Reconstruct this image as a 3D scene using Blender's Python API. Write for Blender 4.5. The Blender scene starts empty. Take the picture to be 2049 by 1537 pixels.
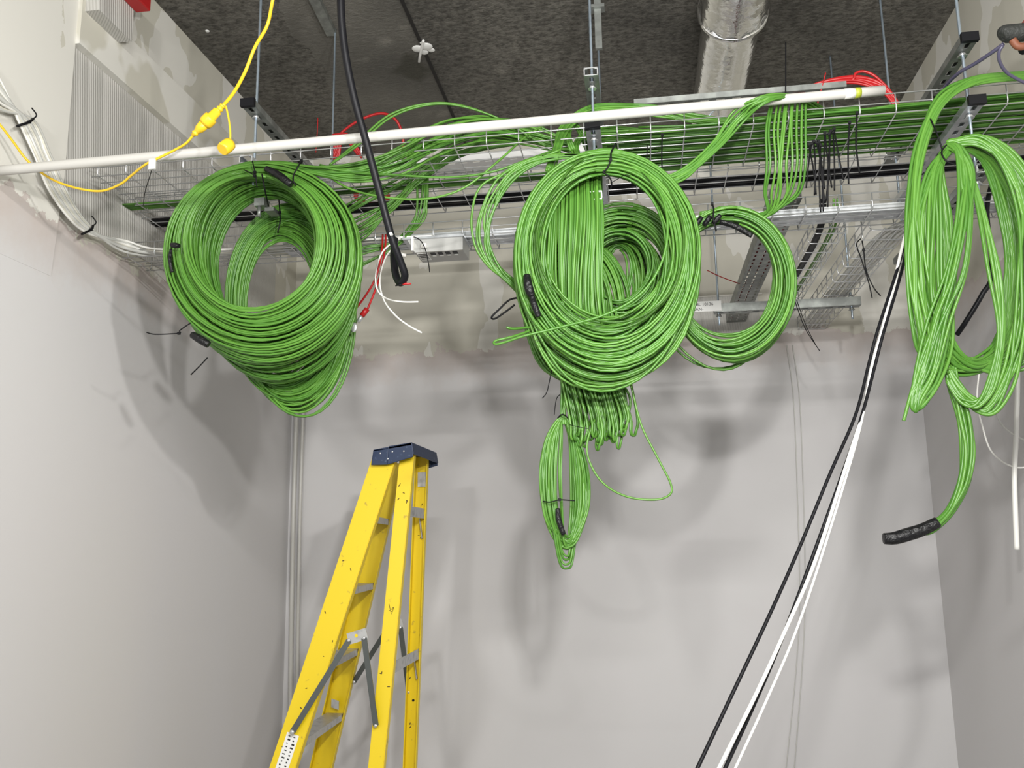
import bpy, math, random
from mathutils import Vector, Matrix
random.seed(7)
S = bpy.context.scene
COL = S.collection
# ---------------------------------------------------------------- camera
FPX, CX, CY = 1750.0, 1024.5, 768.5
YAW, PITCH, ROLL = 0.15129925, 0.17473371, -0.04022813
_y = Vector((math.sin(YAW)*math.cos(PITCH), math.sin(PITCH), math.cos(YAW)*math.cos(PITCH)))
_u = Vector((math.sin(ROLL), -math.cos(ROLL), 0))
_z = (_u - _y*_u.dot(_y)).normalized()
_x = _y.cross(_z)
EYE = Vector((0, 0, 1.6))
cam = bpy.data.cameras.new('camera'); co = bpy.data.objects.new('camera', cam); COL.objects.link(co)
cam.sensor_width = 36; cam.lens = 36*FPX/2049; cam.clip_start = .05
# rows of M : world axes expressed in (right, down, forward)
R = Matrix(((_x.x, -_x.y, -_x.z), (_y.x, -_y.y, -_y.z), (_z.x, -_z.y, -_z.z)))
co.matrix_world = Matrix.Translation(EYE) @ R.to_4x4()
S.camera = co
def ray(px, py):
    d = Vector(((px-CX)/FPX, (py-CY)/FPX, 1.0))
    return Vector((_x.dot(d), _y.dot(d), _z.dot(d)))
def U(px, py, y):                      # point seen at (px,py) lying at depth y
    d = ray(px, py); return EYE + d*(y/d.y)
def UX(px, py, x):
    d = ray(px, py); return EYE + d*(x/d.x)
def UZ(px, py, z):
    d = ray(px, py); return EYE + d*((z-1.6)/d.z)
# ---------------------------------------------------------------- light
w = bpy.data.worlds.new('world'); S.world = w; w.use_nodes = True
w.node_tree.nodes['Background'].inputs[0].default_value = (.93, .96, 1, 1)
w.node_tree.nodes['Background'].inputs[1].default_value = .62
def area(name, loc, target, power, sx, sy, col=(1, .985, .95)):
    l = bpy.data.lights.new(name, 'AREA'); l.shape = 'RECTANGLE'; l.size = sx; l.size_y = sy
    l.energy = power; l.color = col
    o = bpy.data.objects.new(name, l); COL.objects.link(o); o.location = loc
    o.rotation_euler = (Vector(target)-Vector(loc)).to_track_quat('-Z', 'Y').to_euler()
    return o
area('work_lamp', (.14, .42, 2.22), (-.3, 3.2, 2.2), 32, .10, .07)
area('work_lamp_third', (.50, .66, 2.62), (-.8, 3.2, 2.2), 25, .09, .07)
area('work_lamp_second', (-.95, -.5, 2.5), (-.2, 4.3, 1.8), 21, .16, .12)
area('ceiling_strip', (.2, -.8, 3.4), (0, 3, 1.8), 46, .9, .05)
S.view_settings.view_transform = 'Standard'; S.view_settings.look = 'None'
S.view_settings.gamma = 1; S.view_settings.use_curve_mapping = False
S.view_settings.exposure = 0.16
# ---------------------------------------------------------------- materials
def mat(name, col, rough=.5, metal=0, bump=None, vary=None, spec=.5):
    m = bpy.data.materials.new(name); m.use_nodes = True
    nt = m.node_tree; b = nt.nodes['Principled BSDF']
    b.inputs['Base Color'].default_value = (*col, 1); b.inputs['Roughness'].default_value = rough
    b.inputs['Metallic'].default_value = metal; b.inputs['Specular IOR Level'].default_value = spec
    tc = nt.nodes.new('ShaderNodeTexCoord')
    if vary:                                    # (scale, second colour, lo, hi, detail)
        n = nt.nodes.new('ShaderNodeTexNoise'); n.inputs['Scale'].default_value = vary[0]; n.inputs['Detail'].default_value = vary[4]
        nt.links.new(tc.outputs['Object'], n.inputs['Vector'])
        r = nt.nodes.new('ShaderNodeValToRGB'); r.color_ramp.elements[0].position = vary[2]; r.color_ramp.elements[1].position = vary[3]
        r.color_ramp.elements[0].color = (*col, 1); r.color_ramp.elements[1].color = (*vary[1], 1)
        nt.links.new(n.outputs['Fac'], r.inputs[0]); nt.links.new(r.outputs[0], b.inputs['Base Color'])
    if bump:                                    # (scale, strength)
        n = nt.nodes.new('ShaderNodeTexNoise'); n.inputs['Scale'].default_value = bump[0]; n.inputs['Detail'].default_value = 4
        nt.links.new(tc.outputs['Object'], n.inputs['Vector'])
        q = nt.nodes.new('ShaderNodeBump'); q.inputs['Strength'].default_value = bump[1]; q.inputs['Distance'].default_value = .01
        nt.links.new(n.outputs['Fac'], q.inputs['Height']); nt.links.new(q.outputs[0], b.inputs['Normal'])
    return m
def green_mat():
    m = mat('green_sheath', (.1, .42, .05), .36, spec=.4)
    nt = m.node_tree; b = nt.nodes['Principled BSDF']
    oi = nt.nodes.new('ShaderNodeObjectInfo'); r = nt.nodes.new('ShaderNodeValToRGB')
    r.color_ramp.elements[0].color = (.054, .165, .020, 1); r.color_ramp.elements[1].color = (.098, .245, .034, 1)
    nt.links.new(oi.outputs['Random'], r.inputs[0]); nt.links.new(r.outputs[0], b.inputs['Base Color'])
    return m
M = dict(
    green=green_mat(), black=mat('black_rubber', (.006, .006, .008), .42, spec=.22), tie=mat('black_nylon', (.004, .004, .005), .55, spec=.18),
    tape=mat('black_tape', (.006, .006, .007), .38, bump=(90, .6), spec=.35),
    zinc=mat('galvanised_steel', (.52, .54, .56), .34, .85, vary=(30, (.68, .7, .72), .35, .7, 3)),
    wire=mat('zinc_wire', (.66, .67, .68), .3, .8),
    rod=mat('zinc_rod', (.42, .5, .58), .32, .85), darkzinc=mat('dark_galvanised_steel', (.22, .23, .22), .45, .7, vary=(25, (.34, .36, .34), .4, .7, 3)),
    pvc=mat('white_plastic_conduit', (.50, .49, .46), .36), white=mat('white_sheath', (.8, .79, .75), .35),
    offwhite=mat('cream_sheath', (.62, .6, .52), .4), yellow=mat('yellow_rubber', (.78, .5, .02), .38),
    red=mat('red_sheath', (.40, .010, .012), .4), fibre=mat('yellow_fibreglass', (.74, .54, .008), .42, vary=(38, (.42, .3, .03), .66, .74, 8)),
    blue=mat('blue_plastic', (.008, .022, .065), .5, vary=(60, (.08, .12, .2), .62, .75, 6)),
    alu=mat('scuffed_aluminium', (.5, .5, .49), .42, .55, vary=(40, (.3, .3, .3), .5, .75, 6)),
    steelgrey=mat('grey_steel_bar', (.11, .12, .115), .4, .6), white_powder=mat('white_coated_steel', (.72, .72, .71), .4),
    boxgrey=mat('light_grey_metal_box', (.40, .40, .385), .4, .35), orange=mat('orange_plastic', (.18, .06, .03), .6),
    purple=mat('purple_grey_sheath', (.07, .065, .11), .35), handle=mat('black_grip', (.025, .027, .025), .6, bump=(120, .5)),
    label=mat('white_sticker', (.75, .75, .73), .5), ink=mat('ink_print', (.01, .01, .01), .6), clear=mat('grey_cable', (.55, .55, .52), .35),
)
def foil():
    m = mat('crinkled_foil', (.88, .88, .88), .14, 1.0, bump=(16, .55)); return m
M['foil'] = foil()
def wall_mat(name, upper, patch, lower, zb, axis, patches=()):
    """painted lower wall, bare board above the ragged edge at height zb, filler patches on the board"""
    m = bpy.data.materials.new(name); m.use_nodes = True; nt = m.node_tree; b = nt.nodes['Principled BSDF']
    b.inputs['Roughness'].default_value = .62
    L = nt.links.new
    def N(t, **k):
        n = nt.nodes.new(t)
        for a, v in k.items(): setattr(n, a, v)
        return n
    def math_(op, a, c=None, clamp=False):
        n = N('ShaderNodeMath', operation=op, use_clamp=clamp)
        if hasattr(a, 'links'): L(a, n.inputs[0])
        else: n.inputs[0].default_value = a
        if c is not None:
            if hasattr(c, 'links'): L(c, n.inputs[1])
            else: n.inputs[1].default_value = c
        return n.outputs[0]
    geo = N('ShaderNodeNewGeometry'); sep = N('ShaderNodeSeparateXYZ'); L(geo.outputs['Position'], sep.inputs[0])
    n1 = N('ShaderNodeTexNoise'); n1.inputs['Scale'].default_value = 6.5; n1.inputs['Detail'].default_value = 9; n1.inputs['Roughness'].default_value = .66
    L(geo.outputs['Position'], n1.inputs['Vector'])
    edge = math_('SUBTRACT', sep.outputs['Z'], zb)
    edge = math_('ADD', edge, math_('MULTIPLY', math_('SUBTRACT', n1.outputs['Fac'], .5), .30))
    up = math_('GREATER_THAN', edge, 0.0)
    # filler streaks : stretched noise
    mp = N('ShaderNodeMapping'); mp.inputs['Scale'].default_value = (4.5, 3.2, 1.9) ; L(geo.outputs['Position'], mp.inputs[0])
    n2 = N('ShaderNodeTexNoise'); n2.inputs['Scale'].default_value = 1.0; n2.inputs['Detail'].default_value = 3; L(mp.outputs[0], n2.inputs['Vector'])
    pm = math_('GREATER_THAN', n2.outputs['Fac'], .56)
    # joint bands
    A = sep.outputs[axis]
    band = None
    for (c0, hw) in patches:
        d = math_('ABSOLUTE', math_('SUBTRACT', A, c0)); d = math_('ADD', d, math_('MULTIPLY', math_('SUBTRACT', n1.outputs['Fac'], .5), .12))
        q = math_('LESS_THAN', d, hw); band = q if band is None else math_('MAXIMUM', band, q)
    if band is not None: pm = math_('MAXIMUM', pm, band)
    mx = N('ShaderNodeMix', data_type='RGBA'); mx.inputs[6].default_value = (*upper, 1); mx.inputs[7].default_value = (*patch, 1); L(pm, mx.inputs[0])
    n3 = N('ShaderNodeTexNoise'); n3.inputs['Scale'].default_value = 1.3; n3.inputs['Detail'].default_value = 2; L(geo.outputs['Position'], n3.inputs['Vector'])
    lw = N('ShaderNodeMix', data_type='RGBA'); lw.inputs[6].default_value = (*lower, 1); lw.inputs[7].default_value = tuple(c*k for c, k in zip(lower, (1.01, .995, 1.01)))+(1,)
    L(n3.outputs['Fac'], lw.inputs[0])
    # pinkish thin paint just under the edge
    near = N('ShaderNodeMapRange'); near.inputs[1].default_value = -.20; near.inputs[2].default_value = 0; L(edge, near.inputs[0])
    pk = N('ShaderNodeMix', data_type='RGBA'); pk.inputs[7].default_value = (lower[0]*.86, lower[1]*.75, lower[2]*.69, 1); L(lw.outputs[2], pk.inputs[6])
    L(math_('MULTIPLY', near.outputs[0], .8), pk.inputs[0])
    fin = N('ShaderNodeMix', data_type='RGBA'); L(up, fin.inputs[0]); L(pk.outputs[2], fin.inputs[6]); L(mx.outputs[2], fin.inputs[7])
    L(fin.outputs[2], b.inputs['Base Color'])
    bp = N('ShaderNodeBump'); bp.inputs['Strength'].default_value = .35; bp.inputs['Distance'].default_value = .004
    hh = math_('ADD', math_('MULTIPLY', up, .8), math_('MULTIPLY', math_('MULTIPLY', pm, up), .6)); L(hh, bp.inputs['Height']); L(bp.outputs[0], b.inputs['Normal'])
    return m
UP, PA, LO = (.57, .55, .475), (.70, .685, .635), (.60, .592, .59)
M['wl'] = wall_mat('left_wall_board', UP, PA, LO, 2.62, 'Y', ((.9, .22), (1.9, .42), (3.55, .12)))
M['wb'] = wall_mat('back_wall_board', UP, PA, LO, 2.59, 'X', ((1.15, .07), (-.3, .1)))
M['wr'] = wall_mat('right_wall_board', UP, PA, LO, 2.60, 'Y', ((2.6, .3), (3.95, .06)))
M['trimboard'] = mat('bare_board', PA, .65, vary=(3.3, UP, .52, .56, 3), bump=(5, .12))
def ribbed():
    m = mat('ribbed_board', (.5, .49, .46), .6); nt = m.node_tree; b = nt.nodes['Principled BSDF']
    g = nt.nodes.new('ShaderNodeNewGeometry'); wv = nt.nodes.new('ShaderNodeTexWave'); wv.bands_direction = 'DIAGONAL'
    wv.inputs['Scale'].default_value = 52; wv.inputs['Distortion'].default_value = .6; wv.inputs['Detail'].default_value = 1
    mp = nt.nodes.new('ShaderNodeMapping'); mp.inputs['Scale'].default_value = (1, 1, .12)
    nt.links.new(g.outputs['Position'], mp.inputs[0]); nt.links.new(mp.outputs[0], wv.inputs['Vector'])
    bp = nt.nodes.new('ShaderNodeBump'); bp.inputs['Strength'].default_value = .5; bp.inputs['Distance'].default_value = .003
    nt.links.new(wv.outputs['Fac'], bp.inputs['Height']); nt.links.new(bp.outputs[0], b.inputs['Normal'])
    return m
M['ribbed'] = ribbed()
def concrete():
    m = bpy.data.materials.new('rough_dark_concrete'); m.use_nodes = True; nt = m.node_tree; b = nt.nodes['Principled BSDF']
    b.inputs['Roughness'].default_value = .85
    g = nt.nodes.new('ShaderNodeNewGeometry'); L = nt.links.new
    def noise(s, d, sc=(1, 1, 1), r=.5):
        mp = nt.nodes.new('ShaderNodeMapping'); mp.inputs['Scale'].default_value = sc; L(g.outputs['Position'], mp.inputs[0])
        n = nt.nodes.new('ShaderNodeTexNoise'); n.inputs['Scale'].default_value = s; n.inputs['Detail'].default_value = d; n.inputs['Roughness'].default_value = r
        L(mp.outputs[0], n.inputs['Vector']); return n.outputs['Fac']
    def ramp(f, a, b_, ca, cb):
        r = nt.nodes.new('ShaderNodeValToRGB'); r.color_ramp.elements[0].position = a; r.color_ramp.elements[1].position = b_
        r.color_ramp.elements[0].color = (*ca, 1); r.color_ramp.elements[1].color = (*cb, 1); L(f, r.inputs[0]); return r.outputs[0]
    def mul(a, c, f=1):
        x = nt.nodes.new('ShaderNodeMix'); x.data_type = 'RGBA'; x.blend_type = 'MULTIPLY'; x.inputs[0].default_value = f; L(a, x.inputs[6]); L(c, x.inputs[7]); return x.outputs[2]
    c1 = ramp(noise(1.6, 4), .3, .7, (.085, .082, .075), (.17, .165, .15))
    c2 = ramp(noise(38, 5, (1, 1.6, 1), .7), .36, .62, (.38, .36, .33), (1.25, 1.22, 1.16))
    c3 = ramp(noise(6, 6), .62, .78, (1, 1, 1), (1.9, 1.9, 1.9))
    sep = nt.nodes.new('ShaderNodeSeparateXYZ'); L(g.outputs['Position'], sep.inputs[0])
    def mth(op, a, c):
        n = nt.nodes.new('ShaderNodeMath'); n.operation = op
        for k, v in enumerate((a, c)):
            if hasattr(v, 'links'): L(v, n.inputs[k])
            else: n.inputs[k].default_value = v
        return n.outputs[0]
    sa, sb = UZ(800, -10, 3.7), UZ(935, 295, 3.7); sl = (sb.x-sa.x)/(sb.y-sa.y)
    off = mth('SUBTRACT', sep.outputs['X'], mth('ADD', mth('MULTIPLY', mth('SUBTRACT', sep.outputs['Y'], sa.y), sl), sa.x))
    strip = mth('MULTIPLY', mth('LESS_THAN', off, 0.0), mth('GREATER_THAN', mth('ADD', off, mth('MULTIPLY', noise(3, 4), .25)), -.36))
    smooth = nt.nodes.new('ShaderNodeMix'); smooth.data_type = 'RGBA'; smooth.inputs[7].default_value = (1.12, 1.1, 1.05, 1)
    L(mth('MULTIPLY', strip, .75), smooth.inputs[0]); L(c2, smooth.inputs[6])
    st = UZ(828, 140, 3.7)
    dist = mth('ADD', mth('MULTIPLY', mth('ABSOLUTE', mth('SUBTRACT', sep.outputs['X'], st.x), 0), 1.9), mth('ABSOLUTE', mth('SUBTRACT', sep.outputs['Y'], st.y), 0))
    dist = mth('ADD', dist, mth('MULTIPLY', noise(9, 5), .22))
    stain = ramp(dist, .22, .30, (.55, .55, .48), (1, 1, 1))
    L(mul(mul(mul(c1, smooth.outputs[2]), c3), stain), b.inputs['Base Color'])
    bp = nt.nodes.new('ShaderNodeBump'); bp.inputs['Strength'].default_value = .9; bp.inputs['Distance'].default_value = .012
    L(noise(38, 5, (1, 1.6, 1), .7), bp.inputs['Height']); L(bp.outputs[0], b.inputs['Normal'])
    return m
M['concrete'] = concrete()
M['floor'] = mat('grey_screed', (.32, .31, .3), .8, vary=(3, (.4, .39, .38), .4, .6, 4))
# ---------------------------------------------------------------- mesh helpers
def spline(pts, per=8, closed=False):
    n = len(pts); out = []
    if n < 3 and not closed:
        return [pts[0].lerp(pts[-1], i/per) for i in range(per+1)]
    rng = range(n if closed else n-1)
    for i in rng:
        if closed: p0, p1, p2, p3 = pts[(i-1) % n], pts[i], pts[(i+1) % n], pts[(i+2) % n]
        else: p0, p1, p2, p3 = pts[max(i-1, 0)], pts[i], pts[i+1], pts[min(i+2, n-1)]
        for k in range(per):
            t = k/per; t2 = t*t; t3 = t2*t
            out.append(.5*((2*p1)+(p2-p0)*t+(2*p0-5*p1+4*p2-p3)*t2+(3*p1-p0-3*p2+p3)*t3))
    if not closed: out.append(pts[-1].copy())
    return out
class MB:
    def __init__(s): s.v = []; s.f = []; s.sm = []
    def tube(s, pts, r, seg=6, closed=False, cap=True, rf=None):
        n = len(pts); b0 = len(s.v); T = []
        for i in range(n):
            if closed: t = pts[(i+1) % n]-pts[(i-1) % n]
            else: t = pts[min(i+1, n-1)]-pts[max(i-1, 0)]
            T.append(t.normalized() if t.length > 1e-9 else Vector((0, 0, 1)))
        a = Vector((0, 0, 1)) if abs(T[0].z) < .9 else Vector((1, 0, 0))
        nn = (a-T[0]*a.dot(T[0])).normalized()
        for i in range(n):
            nn = (nn-T[i]*nn.dot(T[i]))
            nn = nn.normalized() if nn.length > 1e-9 else T[i].orthogonal().normalized()
            bb = T[i].cross(nn); rr = r if rf is None else rf(i/(n-1))*r
            for k in range(seg):
                an = 2*math.pi*k/seg; s.v.append(pts[i]+nn*(math.cos(an)*rr)+bb*(math.sin(an)*rr))
        m = n if closed else n-1
        for i in range(m):
            j = (i+1) % n
            for k in range(seg):
                q = (k+1) % seg; s.f.append((b0+i*seg+k, b0+i*seg+q, b0+j*seg+q, b0+j*seg+k)); s.sm.append(True)
        if cap and not closed:
            s.f.append(tuple(b0+k for k in reversed(range(seg)))); s.sm.append(False)
            s.f.append(tuple(b0+(n-1)*seg+k for k in range(seg))); s.sm.append(False)
        return s
    def box(s, c, size, ax=None):
        c = Vector(c); h = [q/2 for q in size]
        ax = ax or (Vector((1, 0, 0)), Vector((0, 1, 0)), Vector((0, 0, 1)))
        b = len(s.v)
        for i in (-1, 1):
            for j in (-1, 1):
                for k in (-1, 1): s.v.append(c+ax[0]*(i*h[0])+ax[1]*(j*h[1])+ax[2]*(k*h[2]))
        for f in ((0, 1, 3, 2), (4, 6, 7, 5), (0, 4, 5, 1), (2, 3, 7, 6), (0, 2, 6, 4), (1, 5, 7, 3)):
            s.f.append(tuple(b+q for q in f)); s.sm.append(False)
        return s
    def span(s, a, b): return s.box([(p+q)/2 for p, q in zip(a, b)], [abs(q-p) for p, q in zip(a, b)])
    def hexa(s, p):            # 8 points: bottom quad, top quad
        b = len(s.v); s.v += [Vector(q) for q in p]
        for f in ((3, 2, 1, 0), (4, 5, 6, 7), (0, 1, 5, 4), (1, 2, 6, 5), (2, 3, 7, 6), (3, 0, 4, 7)):
            s.f.append(tuple(b+q for q in f)); s.sm.append(False)
        return s
    def bar(s, a, b, wd, th, up):           # flat bar from a to b, wd along 'up'-ish axis, th across
        a = Vector(a); b = Vector(b); d = (b-a); L = d.length; d.normalize()
        u = Vector(up); u = (u-d*u.dot(d)).normalized(); n = d.cross(u)
        return s.box((a+b)/2, (L, wd, th), (d, u, n))
    def cyl(s, a, b, r, seg=16): return s.tube([Vector(a), Vector(b)], r, seg)
    def sphere(s, c, r, sc=(1, 1, 1), n=12, m=8):
        b = len(s.v)
        for i in range(m+1):
            th = math.pi*i/m
            for k in range(n):
                ph = 2*math.pi*k/n
                s.v.append(Vector(c)+Vector((math.sin(th)*math.cos(ph)*sc[0], math.sin(th)*math.sin(ph)*sc[1], math.cos(th)*sc[2]))*r)
        for i in range(m):
            for k in range(n):
                q = (k+1) % n; s.f.append((b+i*n+k, b+(i+1)*n+k, b+(i+1)*n+q, b+i*n+q)); s.sm.append(True)
        return s
    def build(s, name, m, parent=None, label=None, cat=None, group=None, kind=None, bevel=0):
        if parent is not None: org = parent_world(parent)
        else:
            lo = Vector([min(v[i] for v in s.v) for i in range(3)]); hi = Vector([max(v[i] for v in s.v) for i in range(3)])
            org = Vector(((lo.x+hi.x)/2, (lo.y+hi.y)/2, lo.z))
        me = bpy.data.meshes.new(name); me.from_pydata([tuple(v-org) for v in s.v], [], s.f)
        me.polygons.foreach_set('use_smooth', s.sm); me.materials.append(M[m] if isinstance(m, str) else m); me.update()
        o = bpy.data.objects.new(name, me); COL.objects.link(o)
        if parent is not None: o.parent = parent
        else: o.location = org
        if bevel:
            bv = o.modifiers.new('bevel', 'BEVEL'); bv.width = bevel; bv.segments = 2; bv.limit_method = 'ANGLE'
        tag(o, label, cat, group, kind); return o
WORLD = {}
def parent_world(p):
    q = Vector(p.location)
    while p.parent is not None: p = p.parent; q = q+Vector(p.location)
    return q
def tag(o, label=None, cat=None, group=None, kind=None):
    if label: o['label'] = label
    if cat: o['category'] = cat
    if group: o['group'] = group
    if kind: o['kind'] = kind
    return o
def thing(name, loc, label, cat, group=None):
    o = bpy.data.objects.new(name, None); COL.objects.link(o); o.location = loc; o.empty_display_size = .05
    return tag(o, label, cat, group)
def text_mesh(txt, size, o, xdir, ydir, m, parent, name='printed_lettering'):
    c = bpy.data.curves.new('t', 'FONT'); c.body = txt; c.size = size; c.extrude = .0003
    t = bpy.data.objects.new('t', c); COL.objects.link(t)
    bpy.context.view_layer.update()
    me = bpy.data.meshes.new_from_object(t.evaluated_get(bpy.context.evaluated_depsgraph_get()))
    bpy.data.objects.remove(t)
    b = MB(); zd = Vector(xdir).cross(Vector(ydir))
    b.v = [Vector(o)+Vector(xdir)*v.co.x+Vector(ydir)*v.co.y+zd*v.co.z for v in me.vertices]
    b.f = [tuple(p.vertices) for p in me.polygons]; b.sm = [False]*len(b.f)
    return b.build(name, m, parent)
# ================================================================ SETTING
XL, XR, YB, ZC, YF = -1.81, 1.322, 4.33, 3.70, -1.2
def slab(name, a, b, m, **k): return MB().span(a, b).build(name, m, kind='structure', **k)
slab('floor', (XL-.1, YF, -.1), (XR+.1, YB+.1, 0), 'floor')
slab('ceiling', (XL-.1, YF, ZC), (XR+.1, YB+.1, ZC+.12), 'concrete')
slab('wall_left', (XL-.1, YF, 0), (XL, YB+.1, ZC), 'wl')
slab('wall_right', (XR, YF, 0), (XR+.1, YB+.1, ZC), 'wr')
slab('wall_back', (XL, YB, 0), (XR, YB+.1, ZC), 'wb')
# proud board and ledge on the left wall, ribbed panel below it, boxed-in corner at the top
MB().hexa([(XL, YF, 2.44), (XL+.001, YF, 2.44), (XL+.001, 2.395, 2.44), (XL, 2.395, 2.44), (XL, YF, 2.78), (XL+.02, YF, 2.78), (XL+.02, 2.395, 2.78), (XL, 2.395, 2.78)]).span((XL, YF, 2.78), (XL+.02, 2.395, ZC)).build('trim_1', 'wl', kind='structure')
slab('trim_2', (XL, 2.395, 3.235), (XL+.034, 3.55, 3.42), 'trimboard')
slab('trim_3', (XL, 2.40, 2.655), (XL+.006, 4.05, 3.235), 'ribbed')
slab('trim_4', (XL, 2.41, 3.36), (XL+.085, 2.60, ZC), 'ribbed')
# small ribbed patch on the back wall round the tray opening
slab('trim_5', (.20, YB-.008, 2.60), (.60, YB, 2.79), 'ribbed')
slab('trim_6', (.20, YB-.012, 2.79), (.62, YB, 2.797), 'trimboard')
# joint groove in the ceiling slab
a, b = UZ(800, -10, ZC), UZ(935, 295, ZC)
MB().bar((a.x, a.y, ZC-.002), (b.x, b.y, ZC-.002), .013, .006, (1, 0, 0)).build('trim_7', mat('dark_joint', (.012, .01, .009), .9), kind='structure')
c = UZ(845, 95, ZC)
pl = MB()
for dx, dy, r in ((-.02, 0, .026), (.02, -.01, .028), (0, .03, .02), (.035, .02, .016), (.01, -.04, .012)):
    pl.sphere((c.x+dx, c.y+dy, ZC-.004), r, (1, 1, .25))
pl.tube(spline([c+Vector((-.04, .1, -.004)), c+Vector((-.02, .04, -.012)), c+Vector((.02, -.06, -.006))]), .006, 6)
pl.build('filler_blob', 'label', label='lumpy white filler blob stuck beside the joint in the concrete ceiling', cat='filler')
c = UZ(415, 62, ZC)
MB().sphere((c.x, c.y, ZC), .009, (1, 1, .5)).build('fixing_plug', 'label', label='tiny pale fixing plug in the dark ceiling left of the yellow cord', cat='plug')
# ================================================================ TRAYS
def perf(mb, o, L_, W_, sl, sw, pitch, rows, th, da, db, dn):
    """plate starting at o: length along da, width along db, with rows of real slots"""
    o = Vector(o); da = Vector(da); db = Vector(db); dn = Vector(dn)
    rw = W_/rows; n = int(L_/pitch)
    for r in range(rows):
        y0 = r*rw; e = (rw-sw)/2
        for yy in (y0+e/2, y0+rw-e/2): mb.box(o+da*(L_/2)+db*yy, (L_, e, th), (da, db, dn))
        g = pitch-sl
        for i in range(n+1):
            x = i*pitch; ww = g if 0 < i < n else g/2
            ctr = x if 0 < i < n else (ww/2 if i == 0 else L_-(L_-n*pitch+ww)/2)
            if i == n: ww = max(L_-n*pitch+g/2, .004); ctr = L_-ww/2
            mb.box(o+da*ctr+db*(y0+rw/2), (ww, sw, th), (da, db, dn))
X_, Y_, Z_ = Vector((1, 0, 0)), Vector((0, 1, 0)), Vector((0, 0, 1))
def strut_mesh(o, L_, da=Y_, db=X_, wd=.041, h=.021):
    """slotted channel, web at the bottom, lips at the top; o = start, centre of the web"""
    m = MB(); o = Vector(o)
    perf(m, o-db*(wd/2), L_, wd, .028, .013, .05, 1, .0022, da, db, Z_)
    for s in (-1, 1):
        m.box(o+da*(L_/2)+db*(s*wd/2)+Z_*(h/2), (L_, .0022, h), (da, db, Z_))
        m.box(o+da*(L_/2)+db*(s*(wd/2-.005))+Z_*h, (L_, .010, .0022), (da, db, Z_))
    return m
def nut(mb, p, r=.0095): mb.tube([p, p+Z_*.008], r, 6); mb.tube([p-Z_*.002, p], r*1.35, 14)
def rod_mesh(p, z0, z1, r=.0048):
    m = MB(); n = int((z1-z0)/.012); pts = [Vector((p[0], p[1], z0+(z1-z0)*i/n)) for i in range(n+1)]
    b0 = len(m.v); m.tube(pts, r, 8)
    for i in range(n+1):                                     # thread ripple
        k = 1.0 if i % 2 else .88
        for q in range(8):
            v = m.v[b0+i*8+q]; v.x = p[0]+(v.x-p[0])*k; v.y = p[1]+(v.y-p[1])*k
    return m
def trapeze(label, x, yf, yb, struts, L_=.82, cap=()):
    t = thing('trapeze_hanger', (x, yf, struts[-1]), label, 'hanger')
    for yy in (yf, yb):
        rod_mesh((x, yy), struts[-1]-.05, ZC).build('threaded_rod', 'rod', t)
        for z in struts:
            for dz in (-.011, .024): nm = MB(); nut(nm, Vector((x, yy, z+dz))); nm.build('nut', 'wire', t)
    for i, z in enumerate(struts):
        s = strut_mesh((x, yf-.06, z), L_).build('strut', 'darkzinc' if i != 1 else 'zinc', t)
        if i in cap: MB().box((x, yf-.062, z+.010), (.046, .014, .027)).build('end_cap', 'black', s, label='black plastic end cap')
        else:
            e = MB()
            for s_ in (-1, 1): e.box((x+s_*.0195, yf-.061, z+.0105), (.003, .003, .024))
            e.box((x, yf-.061, z-.001), (.042, .003, .003)); e.box((x, yf-.061, z+.0225), (.042, .003, .003))
            e.build('strut_end', 'wire', s, label='bright cut end of the strut')
    return t
ZT, ZM, ZB = 2.965, 2.775, 2.575        # webs of the three strut levels
trapeze('left trapeze hanger of threaded rods and slotted struts above the round coil', -1.185, 2.47, 3.16, (ZT, ZM), cap=(0,))
trapeze('middle trapeze hanger with bright open strut end, above the large central coil', -.105, 2.47, 3.16, (ZT, ZM+.02, ZB), cap=(1,))
trapeze('right trapeze hanger with two black end caps, beside the right wall', .955, 2.47, 3.16, (ZT, ZM, ZB), cap=(0, 1))
# hanger carrying the deep trays
t = thing('trapeze_hanger', (.63, 3.73, 2.55), 'small trapeze hanger near the back wall carrying the two deep trays', 'hanger')
strut_mesh((.33, 3.73, 2.555), .60, X_, Y_*-1, h=.035).build('strut', 'darkzinc', t)
for x in (.35, .895):
    rod_mesh((x, 3.73), 2.50, ZC).build('threaded_rod', 'rod', t)
    for z in (2.54, 2.592): n_ = MB(); nut(n_, Vector((x, 3.73, z))); n_.build('nut', 'darkzinc', t)
lb = MB().box((.30, 3.705, 2.58), (.12, .002, .045)).build('printed_sticker', 'label', t, label='white printed sticker')
text_mesh('TBL 10136', .019, (.243, 3.7035, 2.583), X_, Z_, 'ink', t); text_mesh('SAN-', .019, (.243, 3.7035, 2.562), X_, Z_, 'ink', t)
def basket(label, A, da, db, L_, W_, side=.054, step=.1, r=.0021, nl=None, x_open=False, skip=()):
    m = MB(); A = Vector(A); nl = nl or max(2, round(W_/.05))
    for i in range(nl+1):
        o = A+db*(W_*i/nl); m.tube([o, o+da*L_], r, 6)
    for s in (0, 1):
        for z in (side*.52, side): 
            if x_open and s == 1: continue
            o = A+db*(W_*s)+Z_*z; m.tube([o, o+da*L_], r, 6)
    n = int(L_/step)
    for i in range(n+1):
        o = A+da*(i*step+.02); hk = .012
        if i*step+.02 > L_: continue
        pts = [o+Z_*side+da*0, o+Z_*(hk)-db*0, o+Z_*.002+db*.006, o+db*(W_-.006)+Z_*-.002, o+db*W_+Z_*hk, o+db*W_+Z_*(side if not x_open else side*.75)]
        m.tube(pts, r, 6)
    return m.build('wire_basket_tray', 'wire', label=label, cat='cable tray')
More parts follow.
